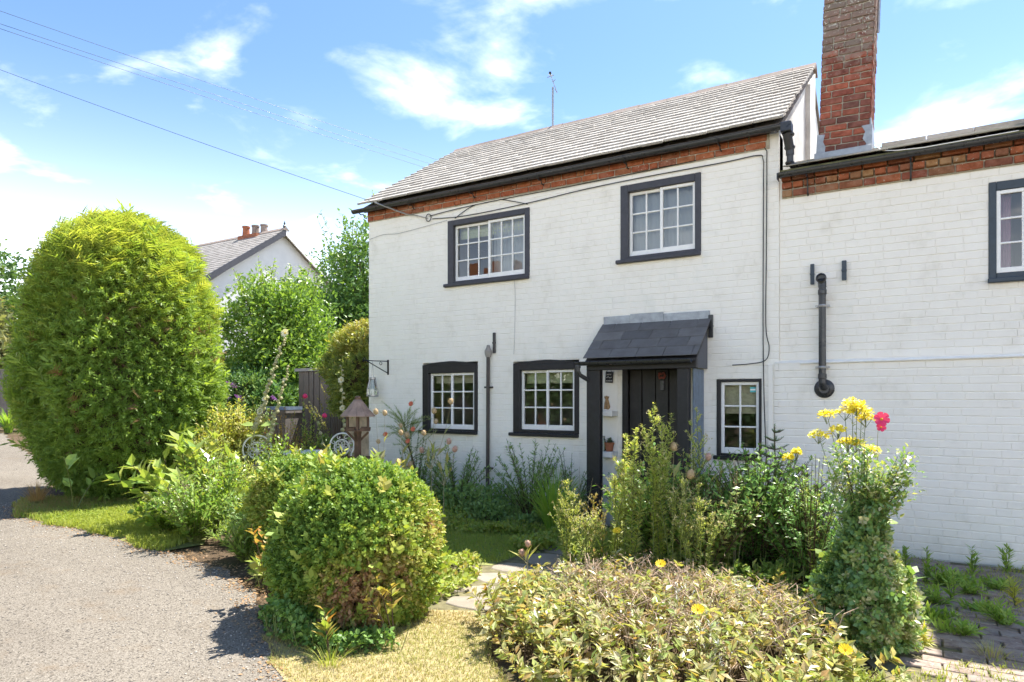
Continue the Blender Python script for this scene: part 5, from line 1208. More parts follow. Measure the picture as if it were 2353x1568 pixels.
# the low golden shrub patch in front
HYP = leafm('hypericum_leaf', [(.24,.27,.07), (.36,.34,.13), (.16,.22,.055), (.48,.42,.21), (.42,.26,.10), (.28,.31,.09), (.54,.48,.31), (.19,.25,.06)], .4, .35, .5, mode='obj')
hp = thing('hypericum_patch', 'low sprawling golden leaved shrub patch filling the front of the border', 'shrub', (.0, -3.7, 0))
g = np.random.default_rng(33); HPOLY = [(-1.38,-3.45), (-1.05,-4.15), (-.45,-4.75), (.35,-4.85), (.95,-4.35), (1.08,-3.75), (.85,-3.05), (.35,-2.75), (-.3,-2.68), (-.95,-2.85)]
B = np.concatenate([sample_poly(HPOLY, 560, g), np.array([[-.1, -3.7]])+(sample_poly(HPOLY, 90, g)-np.array([[-.1, -3.7]]))*1.14]); PH = []
cxy = np.array([-.1, -3.7])
for b in B:
    e = np.clip(1-np.linalg.norm((b-cxy)/np.array([1.25, 1.05]))**2.2, 0, 1); h = .20+.17*e+g.normal(0, .05)+.05*float(vnoise(np.array([[b[0], b[1], 0]]), 17, 3.0)[0]); a = g.uniform(0, 6.28); ln = g.uniform(.05, .16); outw = unit(b-cxy)*.07*(1-e)
    p0 = np.array([b[0], b[1], -.01]); p2 = np.array([b[0]+math.cos(a)*ln+outw[0], b[1]+math.sin(a)*ln+outw[1], h]); p1 = (p0+p2)/2+np.array([0, 0, .05]); ts = np.linspace(0, 1, 6)[:, None]; PH.append((1-ts)**2*p0+2*ts*(1-ts)*p1+ts**2*p2)
stems_mesh(PH, .0035, TWIG, hp)
q, d, s, nr = stem_leaves(PH, 18, (.04, .09), g, .3, 1.0, .0, .2); nr = nr+g.normal(0, .6, nr.shape); leaf_objects(hp, LEAF, q, d, s, nr, HYP, 300)
YEL = leafm('yellow_petal', [(.75,.55,.02), (.80,.62,.05)], .3); YELO = simple('yellow_stamens', (.70,.45,.03), .7)
for x, y, z in ((-.68,-2.95,.56), (-.12,-3.55,.50), (.33,-4.25,.46), (1.02,-4.0,.30)): flower_disc(hp, (x, y, z), .036, YEL, (.1, -.5, .8), 13, YELO)
# dead flower heads and silver stems threaded through it
dt = thing('dead_stems', 'tangle of dry pinkish brown stems over the golden shrub patch', 'dry stems', (.0, -3.5, 0)); m = MB(); f = Fol()
for i in range(480):
    b = sample_poly([(-1.0,-3.4), (-.4,-4.3), (.5,-4.5), (.95,-3.5), (.4,-2.85), (-.5,-2.85)], 1, g)[0]; a = g.uniform(0, 6.28); e_ = np.clip(1-np.linalg.norm((b-cxy)/np.array([1.25, 1.05]))**2.2, 0, 1); tip = (b[0]+.16*math.cos(a), b[1]+.16*math.sin(a), .20+.19*e_+g.uniform(-.05, .10)); m.tube([(b[0], b[1], .12), ((b[0]+tip[0])/2, (b[1]+tip[1])/2, tip[2]*.9), tip], .0022, 4, cap=False)
    n = 14; q = np.array(tip)+g.normal(0, .022, (n, 3)); f.add(NEED, q, g.normal(size=(n, 3)), g.uniform(.012, .03, n))
m.build('stem', simple('pinkish_dry_stem', (.50,.37,.26), .8, .25, 15, .1), dt, kind='stuff'); f.build('seed_head', leafm('dry_seed_head', [(.40,.28,.20), (.52,.42,.32), (.30,.17,.12)], .2), dt)
SILV = leafm('silver_leaf', [(.42,.44,.40), (.55,.56,.52), (.34,.37,.34)], .2)
for (x, y, lb) in ((-.75,-3.55,'silver grey sprig at the path side of the golden shrub patch'), (.05,-3.7,'silver grey sprig in the middle of the golden shrub patch'), (.45,-4.25,'silver grey sprig at the front of the golden shrub patch'), (.35,-3.35,'silver grey sprig at the back of the golden shrub patch')):
    sv = thing('silver_ragwort', lb, 'plant', (x, y, 0), 'silver sprigs in the shrub patch'); pth_ = []
    for j in range(8):
        a = g.uniform(0, 6.28); e = np.array([x+.13*math.cos(a), y+.13*math.sin(a), .42+g.uniform(-.1, .06)]); pth_.append(np.linspace(np.array([x, y, .0]), e, 5))
    stems_mesh(pth_, .003, PSTEM, sv); q, d, s, nr = stem_leaves(pth_, 18, (.02, .045), g, .5, .9, .3, .2); Fol().add(LEAFN, q, d, s, nr).build('foliage', SILV, sv)
# variegated holly-like column at the right of the border
PRV = leafm('variegated_leaf', [(.07,.125,.045), (.10,.17,.05), (.15,.22,.065), (.23,.27,.08), (.50,.48,.27), (.62,.60,.42)], .38, .3, .55)
def prv_r(p, nr, g): return np.clip(g.beta(1.1, 1.9, len(p))+.12*vnoise(p, 6, 5)+.18*nr[:, 0], 0, 1)
hol = clipped_bush('variegated_holly', 'upright variegated holly column with white edged leaves at the paving edge', 'shrub', 1.03, -2.93, [(.02, .22), (.2, .25), (.38, .22), (.52, .15), (.64, .10), (.76, .08), (.84, .03)], [sprig(8, .5, .30, .95, g0) for _ in range(3)], 3200, (.045, .085), PRV, .3, .16, 41, prv_r, .65, (.45, 1.18), .3, 4)
g = np.random.default_rng(44); P = []
for (ex, ey, ez) in ((1.22,-2.80,1.22), (1.05,-2.85,1.27), (.90,-2.95,1.24), (1.26,-2.72,1.10), (1.15,-3.0,1.14), (.86,-3.02,1.08), (1.0,-2.7,1.17), (1.28,-2.78,1.03), (1.10,-2.9,1.05)):
    b = np.array([1.03, -2.9, .62]); e = np.array([ex, ey, ez]); m_ = (b+e)/2+np.array([0, 0, .08]); ts = np.linspace(0, 1, 7)[:, None]; P.append((1-ts)**2*b+2*ts*(1-ts)*m_+ts**2*e)
P += [p+g.normal(0, .05, 3)*np.linspace(0, 1, 7)[:, None] for p in P for _ in (0, 1)]
stems_mesh(P, .005, TWIG, hol, 'branch'); MB().tube([(1.03,-2.93,0), (1.03,-2.92,.4), (1.035,-2.9,.75)], [.022,.018,.014], 8).build('main_stem', simple('ochre_lichened_stem', (.34,.21,.05), .9), hol)
q, d, s, nr = stem_leaves(P, 95, (.035, .06), g, .05, 1.0, .2, .2); q += g.normal(0, .035, q.shape); Fol().add(LEAF, q, d, s, nr, rnd=prv_r(q-np.array([1.03,-2.93,0]), d, g)).build('top_foliage', PRV, hol)
# ragwort and pink hollyhock rising behind it
RAGM = leafm('ragwort_leaf', [(.16,.20,.06), (.22,.25,.10), (.12,.16,.05)], .35)
RAGF = leafm('ragwort_flower', [(.85,.74,.05), (.88,.80,.10), (.80,.64,.04)], .3)
def umbel_plant(name, label, x, y, heads, seed, mat, fmat, hr=.06, z0=0.0):
    g = np.random.default_rng(seed); t = thing(name, label, 'plant', (x, y, z0)); P = []
    for i, h in enumerate(heads):
        b = np.array([x+g.normal(0, .03), y+g.normal(0, .03), z0]); e = np.array(h); ts = np.linspace(0, 1, 7)[:, None]; m_ = b+(e-b)*.55+np.array([(x-e[0])*.35, (y-e[1])*.35, .1]); P.append((1-ts)**2*b+2*ts*(1-ts)*m_+ts**2*e)
        n = 110; a = g.uniform(0, 6.28, n); r = np.sqrt(g.random(n))*hr*g.uniform(.8, 1.3); q = np.column_stack([np.cos(a)*r, np.sin(a)*r, .02*np.cos(r/hr*1.5)+g.normal(0, .012, n)])+e
        ff = Fol(); ff.add((np.array([(0,-.5,0),(.5,0,.15),(0,.5,0),(-.5,0,.15)]), [(0,1,2),(0,2,3)]), q, g.normal(size=(n, 3))*[1,1,.3], g.uniform(.018, .03, n), nrm=np.tile([0,-.3,1.], (n,1))+g.normal(0, .4, (n,3))); fo = ff.build('flower_head', fmat, t, kind=None)
        mm = MB()
        for k in range(8): mm.tube([tuple(e-np.array([0, 0, .07])), tuple(q[k])], .0018, 4, cap=False)
        mm.build('flower_stalk', GSTEM, fo)
    stems_mesh(P, .006, GSTEM, t); qq, d, s, nr = stem_leaves(P, 26, (.04, .09), g, .25, 1.0, .15, .5, .92); Fol().add(LEAFN, qq, d, s, nr).build('foliage', mat, t); return t
umbel_plant('ragwort', 'tall yellow flowered ragwort against the white wing wall', .93, -2.45, [(.912,-2.25,1.56), (.94,-2.28,1.53), (.97,-2.22,1.50), (.995,-2.20,1.45), (.816,-2.31,1.36), (.734,-2.24,1.47), (.86,-2.27,1.50), (.678,-2.28,1.32), (.88,-2.25,1.27), (.93,-2.25,1.26), (1.023,-2.18,1.21)], 51, RAGM, RAGF, .062)
umbel_plant('ragwort', 'small single headed yellow ragwort beside the young spruce', .42, -1.95, [(.455,-1.83,1.145), (.40,-1.88,1.10)], 52, RAGM, RAGF, .04)
PINK = leafm('pink_petal', [(.72,.06,.20), (.80,.12,.28), (.66,.10,.22)], .35); CREAMP = leafm('cream_petal', [(.72,.68,.52), (.80,.76,.64)], .4)
HLEAF = leafm('hollyhock_leaf', [(.17,.24,.06), (.23,.30,.08), (.30,.34,.10)], .42, mode='obj')
def hollyhock(label, base, top, nb, fl, seed, petal, leaves=5, lsz=(.10, .20), budc=PSTEM, w=1.0):
    g = np.random.default_rng(seed); t = thing('hollyhock', label, 'hollyhock', base); b, e = np.array(base, float), np.array(top, float); ts = np.linspace(0, 1, 9)[:, None]; p = b+(e-b)*ts+np.array([0, 0, 1])*0; p[:, 0] += .02*np.sin(ts[:, 0]*5)
    stems_mesh([p], .011*w, simple('hollyhock_stem%d' % seed, (.36,.36,.17), .7), t)
    tb = np.linspace(.45, .99, nb)
    for k in tb:
        c, tg = along(p, np.array([k])); c = c[0]; a = g.uniform(0, 6.28); r = .032*(1.2-.7*(k-.45)/.55); c = c+np.array([math.cos(a), math.sin(a), .2])*.022
        MB().lathe([(.001, -r), (r*.8, -r*.5), (r, 0), (r*.6, r*.7), (.001, r)], tuple(c), 7).build('bud', BUDM, t)
    for (k, r) in fl:
        c, tg = along(p, np.array([k])); flower_disc(t, tuple(c[0]+np.array([.02, -.03, 0])), r, petal, (.25, -.85, .25), 6, YELO)
    ks = g.uniform(.04, .5, leaves); c, tg = along(p, ks); d = unit(np.column_stack([g.normal(size=(leaves, 2)), g.uniform(.0, .4, leaves)])); s = g.uniform(lsz[0], lsz[1], leaves)
    leaf_objects(t, LEAFR, c+d*.05, d, s, np.tile([0, -.4, 1.], (leaves, 1))+g.normal(0, .3, (leaves, 3)), HLEAF, 60); return t
BUDM = leafm('hollyhock_bud', [(.42,.40,.20), (.52,.48,.30), (.36,.38,.16)], .3, mode='obj')
hollyhock('single pink hollyhock bloom on a thin stem at the right of the ragwort', (1.04, -2.33, .0), (1.10, -2.255, 1.46), 4, [(.99, .055), (.95, .035)], 61, PINK, 4, (.07, .11), w=.5)
# glossy green dogwood-like bushes below the narrow window
DOG = leafm('glossy_green_leaf', [(.07,.15,.032), (.10,.195,.04), (.135,.24,.055), (.20,.30,.075), (.085,.17,.04)], .36, .33, .5, mode='obj')
leafy('dogwood_bush', 'dense glossy green leaved bush below the narrow window', 'bush', .12, -1.72, 210, 1.2, .75, LEAF, (.065, .115), 26, DOG, 101, stem=TWIG, limit=300, t0=.12, out=1.0, up=.1, curve=.5)
leafy('dogwood_bush', 'broad leaved green bush left of the dense glossy one, among the tall weeds', 'bush', -.62, -1.95, 150, 1.2, .66, LEAFR, (.06, .10), 20, DOG, 102, stem=TWIG, limit=200, t0=.12, out=1.0, up=.1)
leafy('dogwood_bush', 'green bush with yellowing leaf tips between the two glossy bushes', 'bush', -.22, -2.12, 130, 1.1, .52, LEAF, (.06, .10), 22, leafm('yellowing_bush_leaf', [(.10,.18,.04), (.16,.24,.05), (.28,.31,.09), (.42,.38,.16), (.12,.20,.045)], .36, .33, .5, mode='obj'), 104, stem=TWIG, limit=150, t0=.1, out=1.0, up=.1)
leafy('dogwood_bush', 'green bush filling the corner between glossy bush and holly', 'bush', .55, -1.95, 110, 1.05, .46, LEAF, (.055, .09), 22, DOG, 105, stem=TWIG, limit=150, t0=.1, out=1.0, up=.1)
leafy('spindle_shoots', 'upright pale leaved shoots between the glossy bush and the holly', 'shrub', .62, -2.15, 16, 1.18, .26, LEAFN, (.05, .08), 34, leafm('pale_shoot_leaf', [(.15,.22,.06), (.22,.28,.09), (.30,.33,.14)], .4), 103, stem=TWIG, t0=.15)
# young spruce
sp = thing('young_spruce', 'small dark green spruce sapling beside the narrow window', 'tree', (.15, -1.05, 0)); g = np.random.default_rng(66)
MB().tube([(.15,-1.05,0), (.15,-1.06,.7), (.148,-1.078,1.33)], [.02,.012,.004], 7).build('trunk', TWIG, sp)
f = Fol(); m = MB()
for lv in np.linspace(.45, 1.27, 11):
    L_ = .34*(1.34-lv)/.9+.05
    for k in range(6):
        a = g.uniform(0, 6.28); b = np.array([.15, -1.06, lv]); e = b+np.array([math.cos(a)*L_, math.sin(a)*L_, L_*.35]); m.tube([tuple(b), tuple((b+e)/2+np.array([0,0,-.01])), tuple(e)], [.005,.004,.002], 4, cap=False)
        n = int(40+L_*330); ts = g.random(n); q = b+(e-b)*ts[:, None]; rd = g.normal(size=(n, 3)); f.add(NEED, q, unit(rd*.8+unit(e-b)*.9+np.array([0,0,.3])), g.uniform(.014, .024, n))
n = 200; q = np.array([.148,-1.077,1.1])+np.array([0,0,1.])*g.random((n,1))*.25; f.add(NEED, q, g.normal(size=(n,3))+np.array([0,0,.8]), .022)
m.build('branch', TWIG, sp); f.build('foliage', leafm('spruce_needle', [(.040,.085,.035), (.06,.115,.04), (.08,.14,.045)], .2), sp)
# tall yellow-green weeds in the middle
GOLD = leafm('goldenrod_leaf', [(.44,.55,.12), (.53,.60,.17), (.62,.63,.28), (.36,.48,.10), (.62,.55,.24)], .52)
def tall_weed(label, x, y, tops, seed, per=90, size=(.045, .085), mat=GOLD, seeds=True, tm=LEAFN, rad=.007, name='fleabane'):
    g = np.random.default_rng(seed); t = thing(name, label, 'weed', (x, y, terr(x))); P = []; tw = []
    for e in tops:
        b = np.array([x+g.normal(0, .07), y+g.normal(0, .07), terr(x)]); e = np.array(e); ts = np.linspace(0, 1, 8)[:, None]; m_ = (b+e)/2+np.array([g.normal(0, .04), g.normal(0, .04), .1]); p = (1-ts)**2*b+2*ts*(1-ts)*m_+ts**2*e; P.append(p)
        for k in range(13):
            tt = g.uniform(.5, .97); c, tg = along(p, np.array([tt])); a = g.uniform(0, 6.28); L_ = (1.08-tt)*.42; e2 = c[0]+np.array([math.cos(a)*L_*.55, math.sin(a)*L_*.55, L_*.75]); tw.append(np.linspace(c[0], e2, 5))
    stems_mesh(P, rad, GSTEM, t); stems_mesh(tw, .003, GSTEM, t, 'twig', 4)
    q, d, s, nr = stem_leaves(P, per, size, g, .15, 1.25, .15, .45); f = Fol(); f.add(tm, q, d, s, nr); q, d, s, nr = stem_leaves(tw, 16, (size[0]*.5, size[1]*.55), g, .1, .8, .4, .3); f.add(tm, q, d, s, nr); f.build('foliage', mat, t)
    if seeds:
        f = Fol()
        for p in tw:
            n = 5; f.add(DIAM, p[-1]+g.normal(0, .008, (n, 3)), g.normal(size=(n, 3))+np.array([0, 0, .8]), g.uniform(.012, .022, n))
        f.build('seed_head', leafm('weed_seed%d' % seed, [(.46,.42,.20), (.56,.50,.32), (.40,.34,.12)], .3), t)
    return t
tall_weed('tallest yellow green weed in front of the dark porch door', -.50, -2.50, [(-.532,-2.55,1.56), (-.48,-2.5,1.45), (-.43,-2.38,1.47), (-.60,-2.6,1.38), (-.55,-2.45,1.2), (-.4,-2.5,1.15), (-.48,-2.6,1.05)], 111, 210)
tall_weed('bushy yellow green weed left of the tallest one', -.75, -2.60, [(-.752,-2.57,1.29), (-.654,-2.63,1.35), (-.70,-2.5,1.2), (-.80,-2.55,1.08), (-.85,-2.6,.95), (-.6,-2.65,.9), (-.72,-2.7,.85)], 112, 210)
tall_weed('thin branching seeded weed in front of the right porch post', -.34, -2.02, [(-.344,-1.97,1.52), (-.38,-2.0,1.40), (-.30,-1.95,1.33)], 113, 26, (.04, .08))
tall_weed('yellow feathery weed low in the middle of the border', -.22, -2.62, [(-.227,-2.72,.97), (-.15,-2.6,.92), (-.30,-2.7,.86), (-.2,-2.75,.78), (-.35,-2.65,.80), (-.1,-2.65,.8), (-.05,-2.6,.7), (-.25,-2.8,.65)], 114, 190, (.025, .05))
tall_weed('upright yellow weed left of the porch post, at the path', -1.42, -2.35, [(-1.45,-2.3,.84), (-1.54,-2.23,.62), (-1.38,-2.3,.72), (-1.48,-2.42,.55), (-1.35,-2.25,.6), (-1.3,-2.4,.5)], 115, 140, (.03, .06))
tall_weed('orange stemmed dying weed between path and tall weeds', -1.05, -2.55, [(-1.08,-2.5,.75), (-1.0,-2.6,.62), (-1.12,-2.62,.5)], 116, 70, (.03, .06), leafm('orange_weed_leaf', [(.36,.30,.08), (.45,.26,.09), (.28,.30,.07)], .35))
tall_weed('leafy mugwort with notched leaves by the porch pot shelf', -1.15, -1.75, [(-1.10,-1.7,1.12), (-1.2,-1.7,.95), (-1.05,-1.8,.9)], 117, 60, (.06, .11), leafm('mugwort_leaf', [(.16,.24,.05), (.22,.29,.07), (.28,.33,.08)], .4), False)
tall_weed('yellow green weed leaning over the low green bush', -.95, -2.85, [(-.98,-2.85,.62), (-.86,-2.9,.58), (-1.05,-2.9,.5), (-.9,-2.8,.66)], 118, 110, (.03, .055))
# dry flower spikes
def spikes(name, label, x, y, n, h, spread, seed, mat, base=None, tilt=(0, 0), n2=34, size=(.008, .018), t0=.45, per=40, lm=None, lsz=(.02, .05)):
    g = np.random.default_rng(seed); t = thing(name, label, 'plant', (x, y, terr(x))); P = paths((x, y, terr(x)), n, h, spread, g, .25, tilt); stems_mesh(P, .003, PSTEM, t)
    q, d, s, nr = stem_leaves(P, n2, size, g, t0, 1.0, .2, .3); Fol().add(DIAM, q, d, s, nr).build('flower_spike', mat, t)
    if lm: q, d, s, nr = stem_leaves(P, per, lsz, g, .05, .7, .4, .3, t0+.1); Fol().add(LEAFN, q, d, s, nr).build('foliage', lm, t)
    return t
DRYS = leafm('dry_pink_spike', [(.42,.30,.20), (.52,.38,.28), (.34,.22,.15)], .25); LAVL = leafm('lavender_leaf', [(.13,.19,.09), (.18,.24,.12), (.10,.16,.07)], .3); LAVF = leafm('faded_lavender_flower', [(.42,.34,.28), (.36,.27,.36), (.50,.42,.32), (.30,.22,.34)], .25)
spikes('dry_spire_plant', 'dry pinkish flower spires in front of the left porch post', -1.55, -1.75, 9, .95, .22, 121, DRYS)
spikes('dry_spire_plant', 'tan dry spires above the glossy bush below the window', .02, -2.12, 5, 1.10, .12, 122, DRYS, n2=60)
spikes('lavender', 'faded lavender leaning out over the leafy bush nearest the drive', -5.30, -3.55, 46, .62, .34, 123, LAVF, tilt=(-.35, .05), lm=LAVL)
spikes('lavender', 'faded lavender clump in front of the left metal chair', -5.02, -2.75, 46, .78, .30, 124, LAVF, lm=LAVL)
spikes('lavender', 'lavender clump beside the smaller box bush', -4.45, -3.25, 30, .66, .22, 125, LAVF, lm=LAVL)
spikes('lavender', 'faded lavender clump between laurel and chair', -5.65, -2.95, 34, .80, .26, 126, LAVF, lm=LAVL)
# teasels
TEAS = simple('teasel_head', (.46,.34,.20), .9, .3, 60, .1, bmp=1.0, bscale=220); TEASP = simple('pinkish_teasel_head', (.48,.30,.24), .9, .3, 60, .1, bmp=1.0, bscale=220)
TEL = leafm('teasel_leaf', [(.36,.36,.12), (.46,.42,.18), (.28,.32,.09)], .4, mode='obj')
def teasel(label, x, y, heads, seed, mat=TEAS, hs=1.0):
    g = np.random.default_rng(seed); z0 = terr(x); t = thing('teasel', label, 'teasel', (x, y, z0), 'teasels with tan egg shaped heads'); top = np.array([x, y, z0+.55*(np.mean([h[2] for h in heads])-z0)]); stems_mesh([np.linspace(np.array([x, y, z0]), top, 4)], .007, PSTEM, t); P = []
    for h in heads:
        e = np.array(h); ts = np.linspace(0, 1, 6)[:, None]; m_ = top+(e-top)*.5+np.array([(e-top)[0]*.25, (e-top)[1]*.25, -.03]); P.append((1-ts)**2*top+2*ts*(1-ts)*m_+ts**2*e); r = .026*hs*g.uniform(.85, 1.15); L_ = r*2.6; ax_ = unit(e-m_)
        hd_ = MB().lathe([(r*.35, -L_*.5), (r*.85, -L_*.28), (r, -.02*L_), (r*.8, L_*.28), (r*.35, L_*.48), (.001, L_*.55)], h, 10, tuple(ax_)).build('seed_head', mat, t, smooth=True)
        f = Fol(); n = 110; a = g.uniform(0, 6.28, n); k = g.uniform(-.45, .5, n); M = np.array(Vector((0,0,1)).rotation_difference(Vector(tuple(ax_))).to_matrix()); rr = r*np.sqrt(np.maximum(.1, 1-(k*1.7)**2)); lp2 = np.column_stack([np.cos(a)*rr, np.sin(a)*rr, k*L_]); f.add(NEED, lp2@M.T+e, unit(np.column_stack([np.cos(a), np.sin(a), .5+0*a]))@M.T, r*.55); n = 7; a = np.arange(n)*.9; f.add((np.array([(-.02,0,0),(.02,0,0),(0,1,.2)]), [(0,1,2)]), np.tile(e-ax_*L_*.5, (n,1)), unit(np.column_stack([np.cos(a), np.sin(a), .6+0*a]))@M.T, r*2.6); f.build('spines', TELS, hd_, kind='stuff')
    stems_mesh(P, .0035, PSTEM, t, 'branch'); q, d, s, nr = stem_leaves(P+[np.linspace(np.array([x, y, z0]), top, 4)], 3, (.10, .20), g, .1, .8, .7, .2, .6); leaf_objects(t, LEAFN, q, d, s, nr, TEL, 60)
TELS = leafm('teasel_spine', [(.50,.36,.20), (.58,.45,.28), (.40,.26,.14)], .3)
HD = [(-3.932,-2.18,1.445), (-4.085,-1.863,1.423), (-4.156,-1.496,1.26), (-3.69,-2.031,1.208), (-3.861,-1.726,1.165), (-4.393,-1.642,1.064), (-3.468,-1.895,1.204), (-3.588,-1.558,1.45), (-3.785,-1.268,1.311), (-3.207,-1.734,1.561), (-3.438,-1.466,1.087), (-3.742,-1.241,.95), (-3.168,-1.71,1.022), (-3.712,-1.634,.984), (-4.258,-1.559,.773), (-3.715,-2.047,.878), (-3.83,-1.707,.814)]
teasel('teasel nearest the bird table, two heads level with its roof', -4.0, -2.0, [HD[0], HD[1], HD[5], HD[14]], 131)
teasel('teasel with a close cluster of heads left of the first window', -3.85, -1.75, [HD[2], HD[3], HD[4], HD[15], HD[16]], 132)
teasel('teasel with the highest head, in front of the first window', -3.5, -1.72, [HD[7], HD[8], HD[9], HD[6]], 133)
teasel('low spreading teasel below the first window', -3.45, -1.55, [HD[10], HD[11], HD[12], HD[13]], 134, TEASP)
teasel('teasel standing in front of the porch door among yellow weeds', -.42, -2.38, [(-.418,-2.366,1.193), (-.238,-2.49,.986)], 135, TEAS, 1.1)
teasel('pinkish teasel left of the narrow window', -.20, -2.12, [(-.198,-2.113,1.10)], 136, TEASP, 1.1)
teasel('tiny teasel growing beside the path stones', -1.56, -2.83, [(-1.556,-2.832,.338), (-1.60,-2.86,.26)], 137, TEASP, .8)
# crocosmia-like strappy clump
def strappy(name, label, x, y, n, h, spread, mat, seed, wd=.012, cat='plant'):
    g = np.random.default_rng(seed); t = thing(name, label, cat, (x, y, terr(x))); f = Fol()
    for i in range(n):
        a = g.uniform(0, 6.28); r = math.sqrt(g.random()); H = h*g.uniform(.65, 1.05); o = spread*r; b = np.array([x+math.cos(a)*.08*r, y+math.sin(a)*.08*r, terr(x)]); ks = np.linspace(0, 1, 7); pts = b+np.column_stack([math.cos(a)*o*ks**1.7, math.sin(a)*o*ks**1.7, H*(ks*1.25-.45*r*ks**2.6)]); sd = np.array([-math.sin(a+g.normal(0, .6)), math.cos(a), 0])*wd*g.uniform(.7, 1.2); V = []; T = []
        for k in range(7): w_ = (1-(k/6)**2.5)*.5+.02; V += [pts[k]-sd*w_, pts[k]+sd*w_]
        for k in range(6): T += [(2*k, 2*k+1, 2*k+3), (2*k, 2*k+3, 2*k+2)]
        f.raw(V, T, g.random())
    f.build('foliage', mat, t); return t
STRAP = leafm('strap_leaf', [(.19,.33,.05), (.26,.40,.06), (.16,.28,.05), (.36,.44,.12)], .45)
strappy('crocosmia', 'strappy bright green leaved clump left of the porch post', -2.25, -1.05, 170, .78, .55, STRAP, 141, .016)
strappy('daylily', 'small strappy clump by the far fence behind the yew', -20.6, .8, 60, .7, .6, STRAP, 142, .05)
strappy('grass_tuft', 'dry golden tuft of grass on the verge left of the yew', -8.55, -3.62, 150, .30, .22, leafm('dry_tuft', [(.40,.25,.10), (.46,.33,.15), (.30,.17,.07)], .3), 143, .006)
strappy('grass_tuft', 'straggly grass tuft in front of the ivy at the box foot', -1.66, -5.0, 70, .13, .13, GRASS_Y, 144, .004)
strappy('grass_tuft', 'golden dry grass tuft on the brick paving', 1.72, -2.80, 90, .10, .10, GRASS_D, 145, .004)
# shrubs against the cottage wall
BUD = leafm('buddleia_leaf', [(.085,.145,.045), (.12,.19,.055), (.16,.23,.075), (.10,.165,.06)], .36)
leafy('buddleia', 'dark narrow leaved shrub under the window beside the porch', 'shrub', -2.85, -.55, 34, 1.15, .62, LEAFN, (.07, .13), 42, BUD, 151, stem=TWIG)
leafy('buddleia', 'dark narrow leaved shrub under the window beside the lantern', 'shrub', -3.95, -.60, 34, 1.02, .55, LEAFN, (.07, .12), 42, BUD, 152, stem=TWIG)
leafy('jasmine', 'sparse dark leaved jasmine reaching to the left porch post', 'shrub', -2.38, -.35, 20, 1.05, .45, LEAFN, (.04, .08), 30, BUD, 153, stem=TWIG)
bro = thing('broom', 'feathery green broom shrub in front of the wall under the lantern', 'shrub', (-4.62, -.55, terr(-4.62))); g = np.random.default_rng(154)
mp_ = np.array([(-4.62,-.55,.05), (-4.68,-.57,.55), (-4.80,-.60,.95), (-4.86,-.62,1.25)]); MB().tube([tuple(p) for p in mp_], [.02, .016, .012, .007], 7).build('stem', TWIG, bro); f = Fol(); tw = []
for k in range(60):
    tt = g.uniform(.45, 1.0); c, tg = along(mp_, np.array([tt])); an_ = g.normal(.1, .85); L_ = g.uniform(.25, .55); e = c[0]+np.array([math.sin(an_)*L_, g.normal(0, .12), math.cos(an_)*L_*.8]); m_ = (c[0]+e)/2+np.array([0, 0, .05]); ts = np.linspace(0, 1, 6)[:, None]; tw.append((1-ts)**2*c[0]+2*ts*(1-ts)*m_+ts**2*e)
stems_mesh(tw, .0035, GSTEM, bro, 'twig', 4); q, d, s_, nr = stem_leaves(tw, 85, (.035, .075), g, .2, .55, .15, .3); f.add((np.array([(-.035,0,0),(.035,0,0),(0,1,0)]), [(0,1,2)]), q, d, s_, nr); f.build('foliage', leafm('broom_leaf', [(.15,.20,.07), (.21,.26,.10), (.12,.17,.06)], .35), bro)
rs, P = leafy('rose_bush', 'rose bush with coral blooms between broom and first window', 'rose', -4.55, -.75, 12, 1.35, .35, LEAF, (.04, .06), 46, leafm('rose_leaf', [(.06,.11,.035), (.09,.15,.045)], .3), 155, stem=TWIG)
CORAL = leafm('coral_petal', [(.66,.16,.09), (.72,.24,.16)], .3)
for c in ((-4.58,-.80,1.52), (-4.50,-.85,1.18), (-4.95,-.9,1.10), (-4.55,-.9,1.02)): flower_disc(rs, c, .036, CORAL, (.2, -.9, .3), 7)
mat_plant('groundcover', 'dark green leafy ground cover along the foot of the cottage wall', 'ground cover', [(-4.6,-.9), (-3.6,-1.15), (-2.6,-.95), (-2.15,-.6), (-2.15,-.08), (-5.2,-.08), (-5.2,-.6)], 6500, .48, LEAF, (.04, .09), BUD, 73)
mat_plant('cranesbill', 'bright green low cranesbill at the edge of the inner lawn', 'ground cover', [(-4.1,-1.3), (-3.2,-1.55), (-2.5,-1.2), (-2.2,-.9), (-2.9,-.9), (-4.0,-.95)], 4200, .22, LEAFR, (.025, .05), GRASS_G, 74)
mat_plant('cranesbill', 'green cranesbill beside the path under the crocosmia', 'ground cover', [(-2.35,-1.9), (-2.05,-1.9), (-1.75,-1.2), (-1.9,-.75), (-2.4,-1.0)], 1800, .24, LEAFR, (.03, .055), GRASS_G, 75)
mat_plant('cranesbill', 'yellowing low plants between the box bush and the path', 'ground cover', [(-2.5,-2.9), (-2.25,-3.5), (-1.85,-3.75), (-1.85,-3.3), (-2.1,-2.75), (-2.4,-2.45)], 900, .16, LEAFR, (.03, .06), GRASS_Y, 76)
mat_plant('herb_tangle', 'low leafy tangle filling the ground under the glossy bushes', 'ground cover', [(-1.05,-2.6), (-.3,-2.75), (.75,-2.55), (.85,-1.5), (-.9,-1.4)], 5200, .50, LEAF, (.05, .09), leafm('tangle_leaf', [(.14,.22,.05), (.20,.29,.06), (.28,.34,.08), (.36,.37,.13)], .42), 77)
mat_plant('herb_tangle', 'low green tangle in front of the porch post beside the path', 'ground cover', [(-1.75,-1.9), (-1.3,-2.5), (-1.0,-2.4), (-1.0,-1.2), (-1.6,-1.1)], 2200, .34, LEAFN, (.05, .09), GRASS_G, 78)
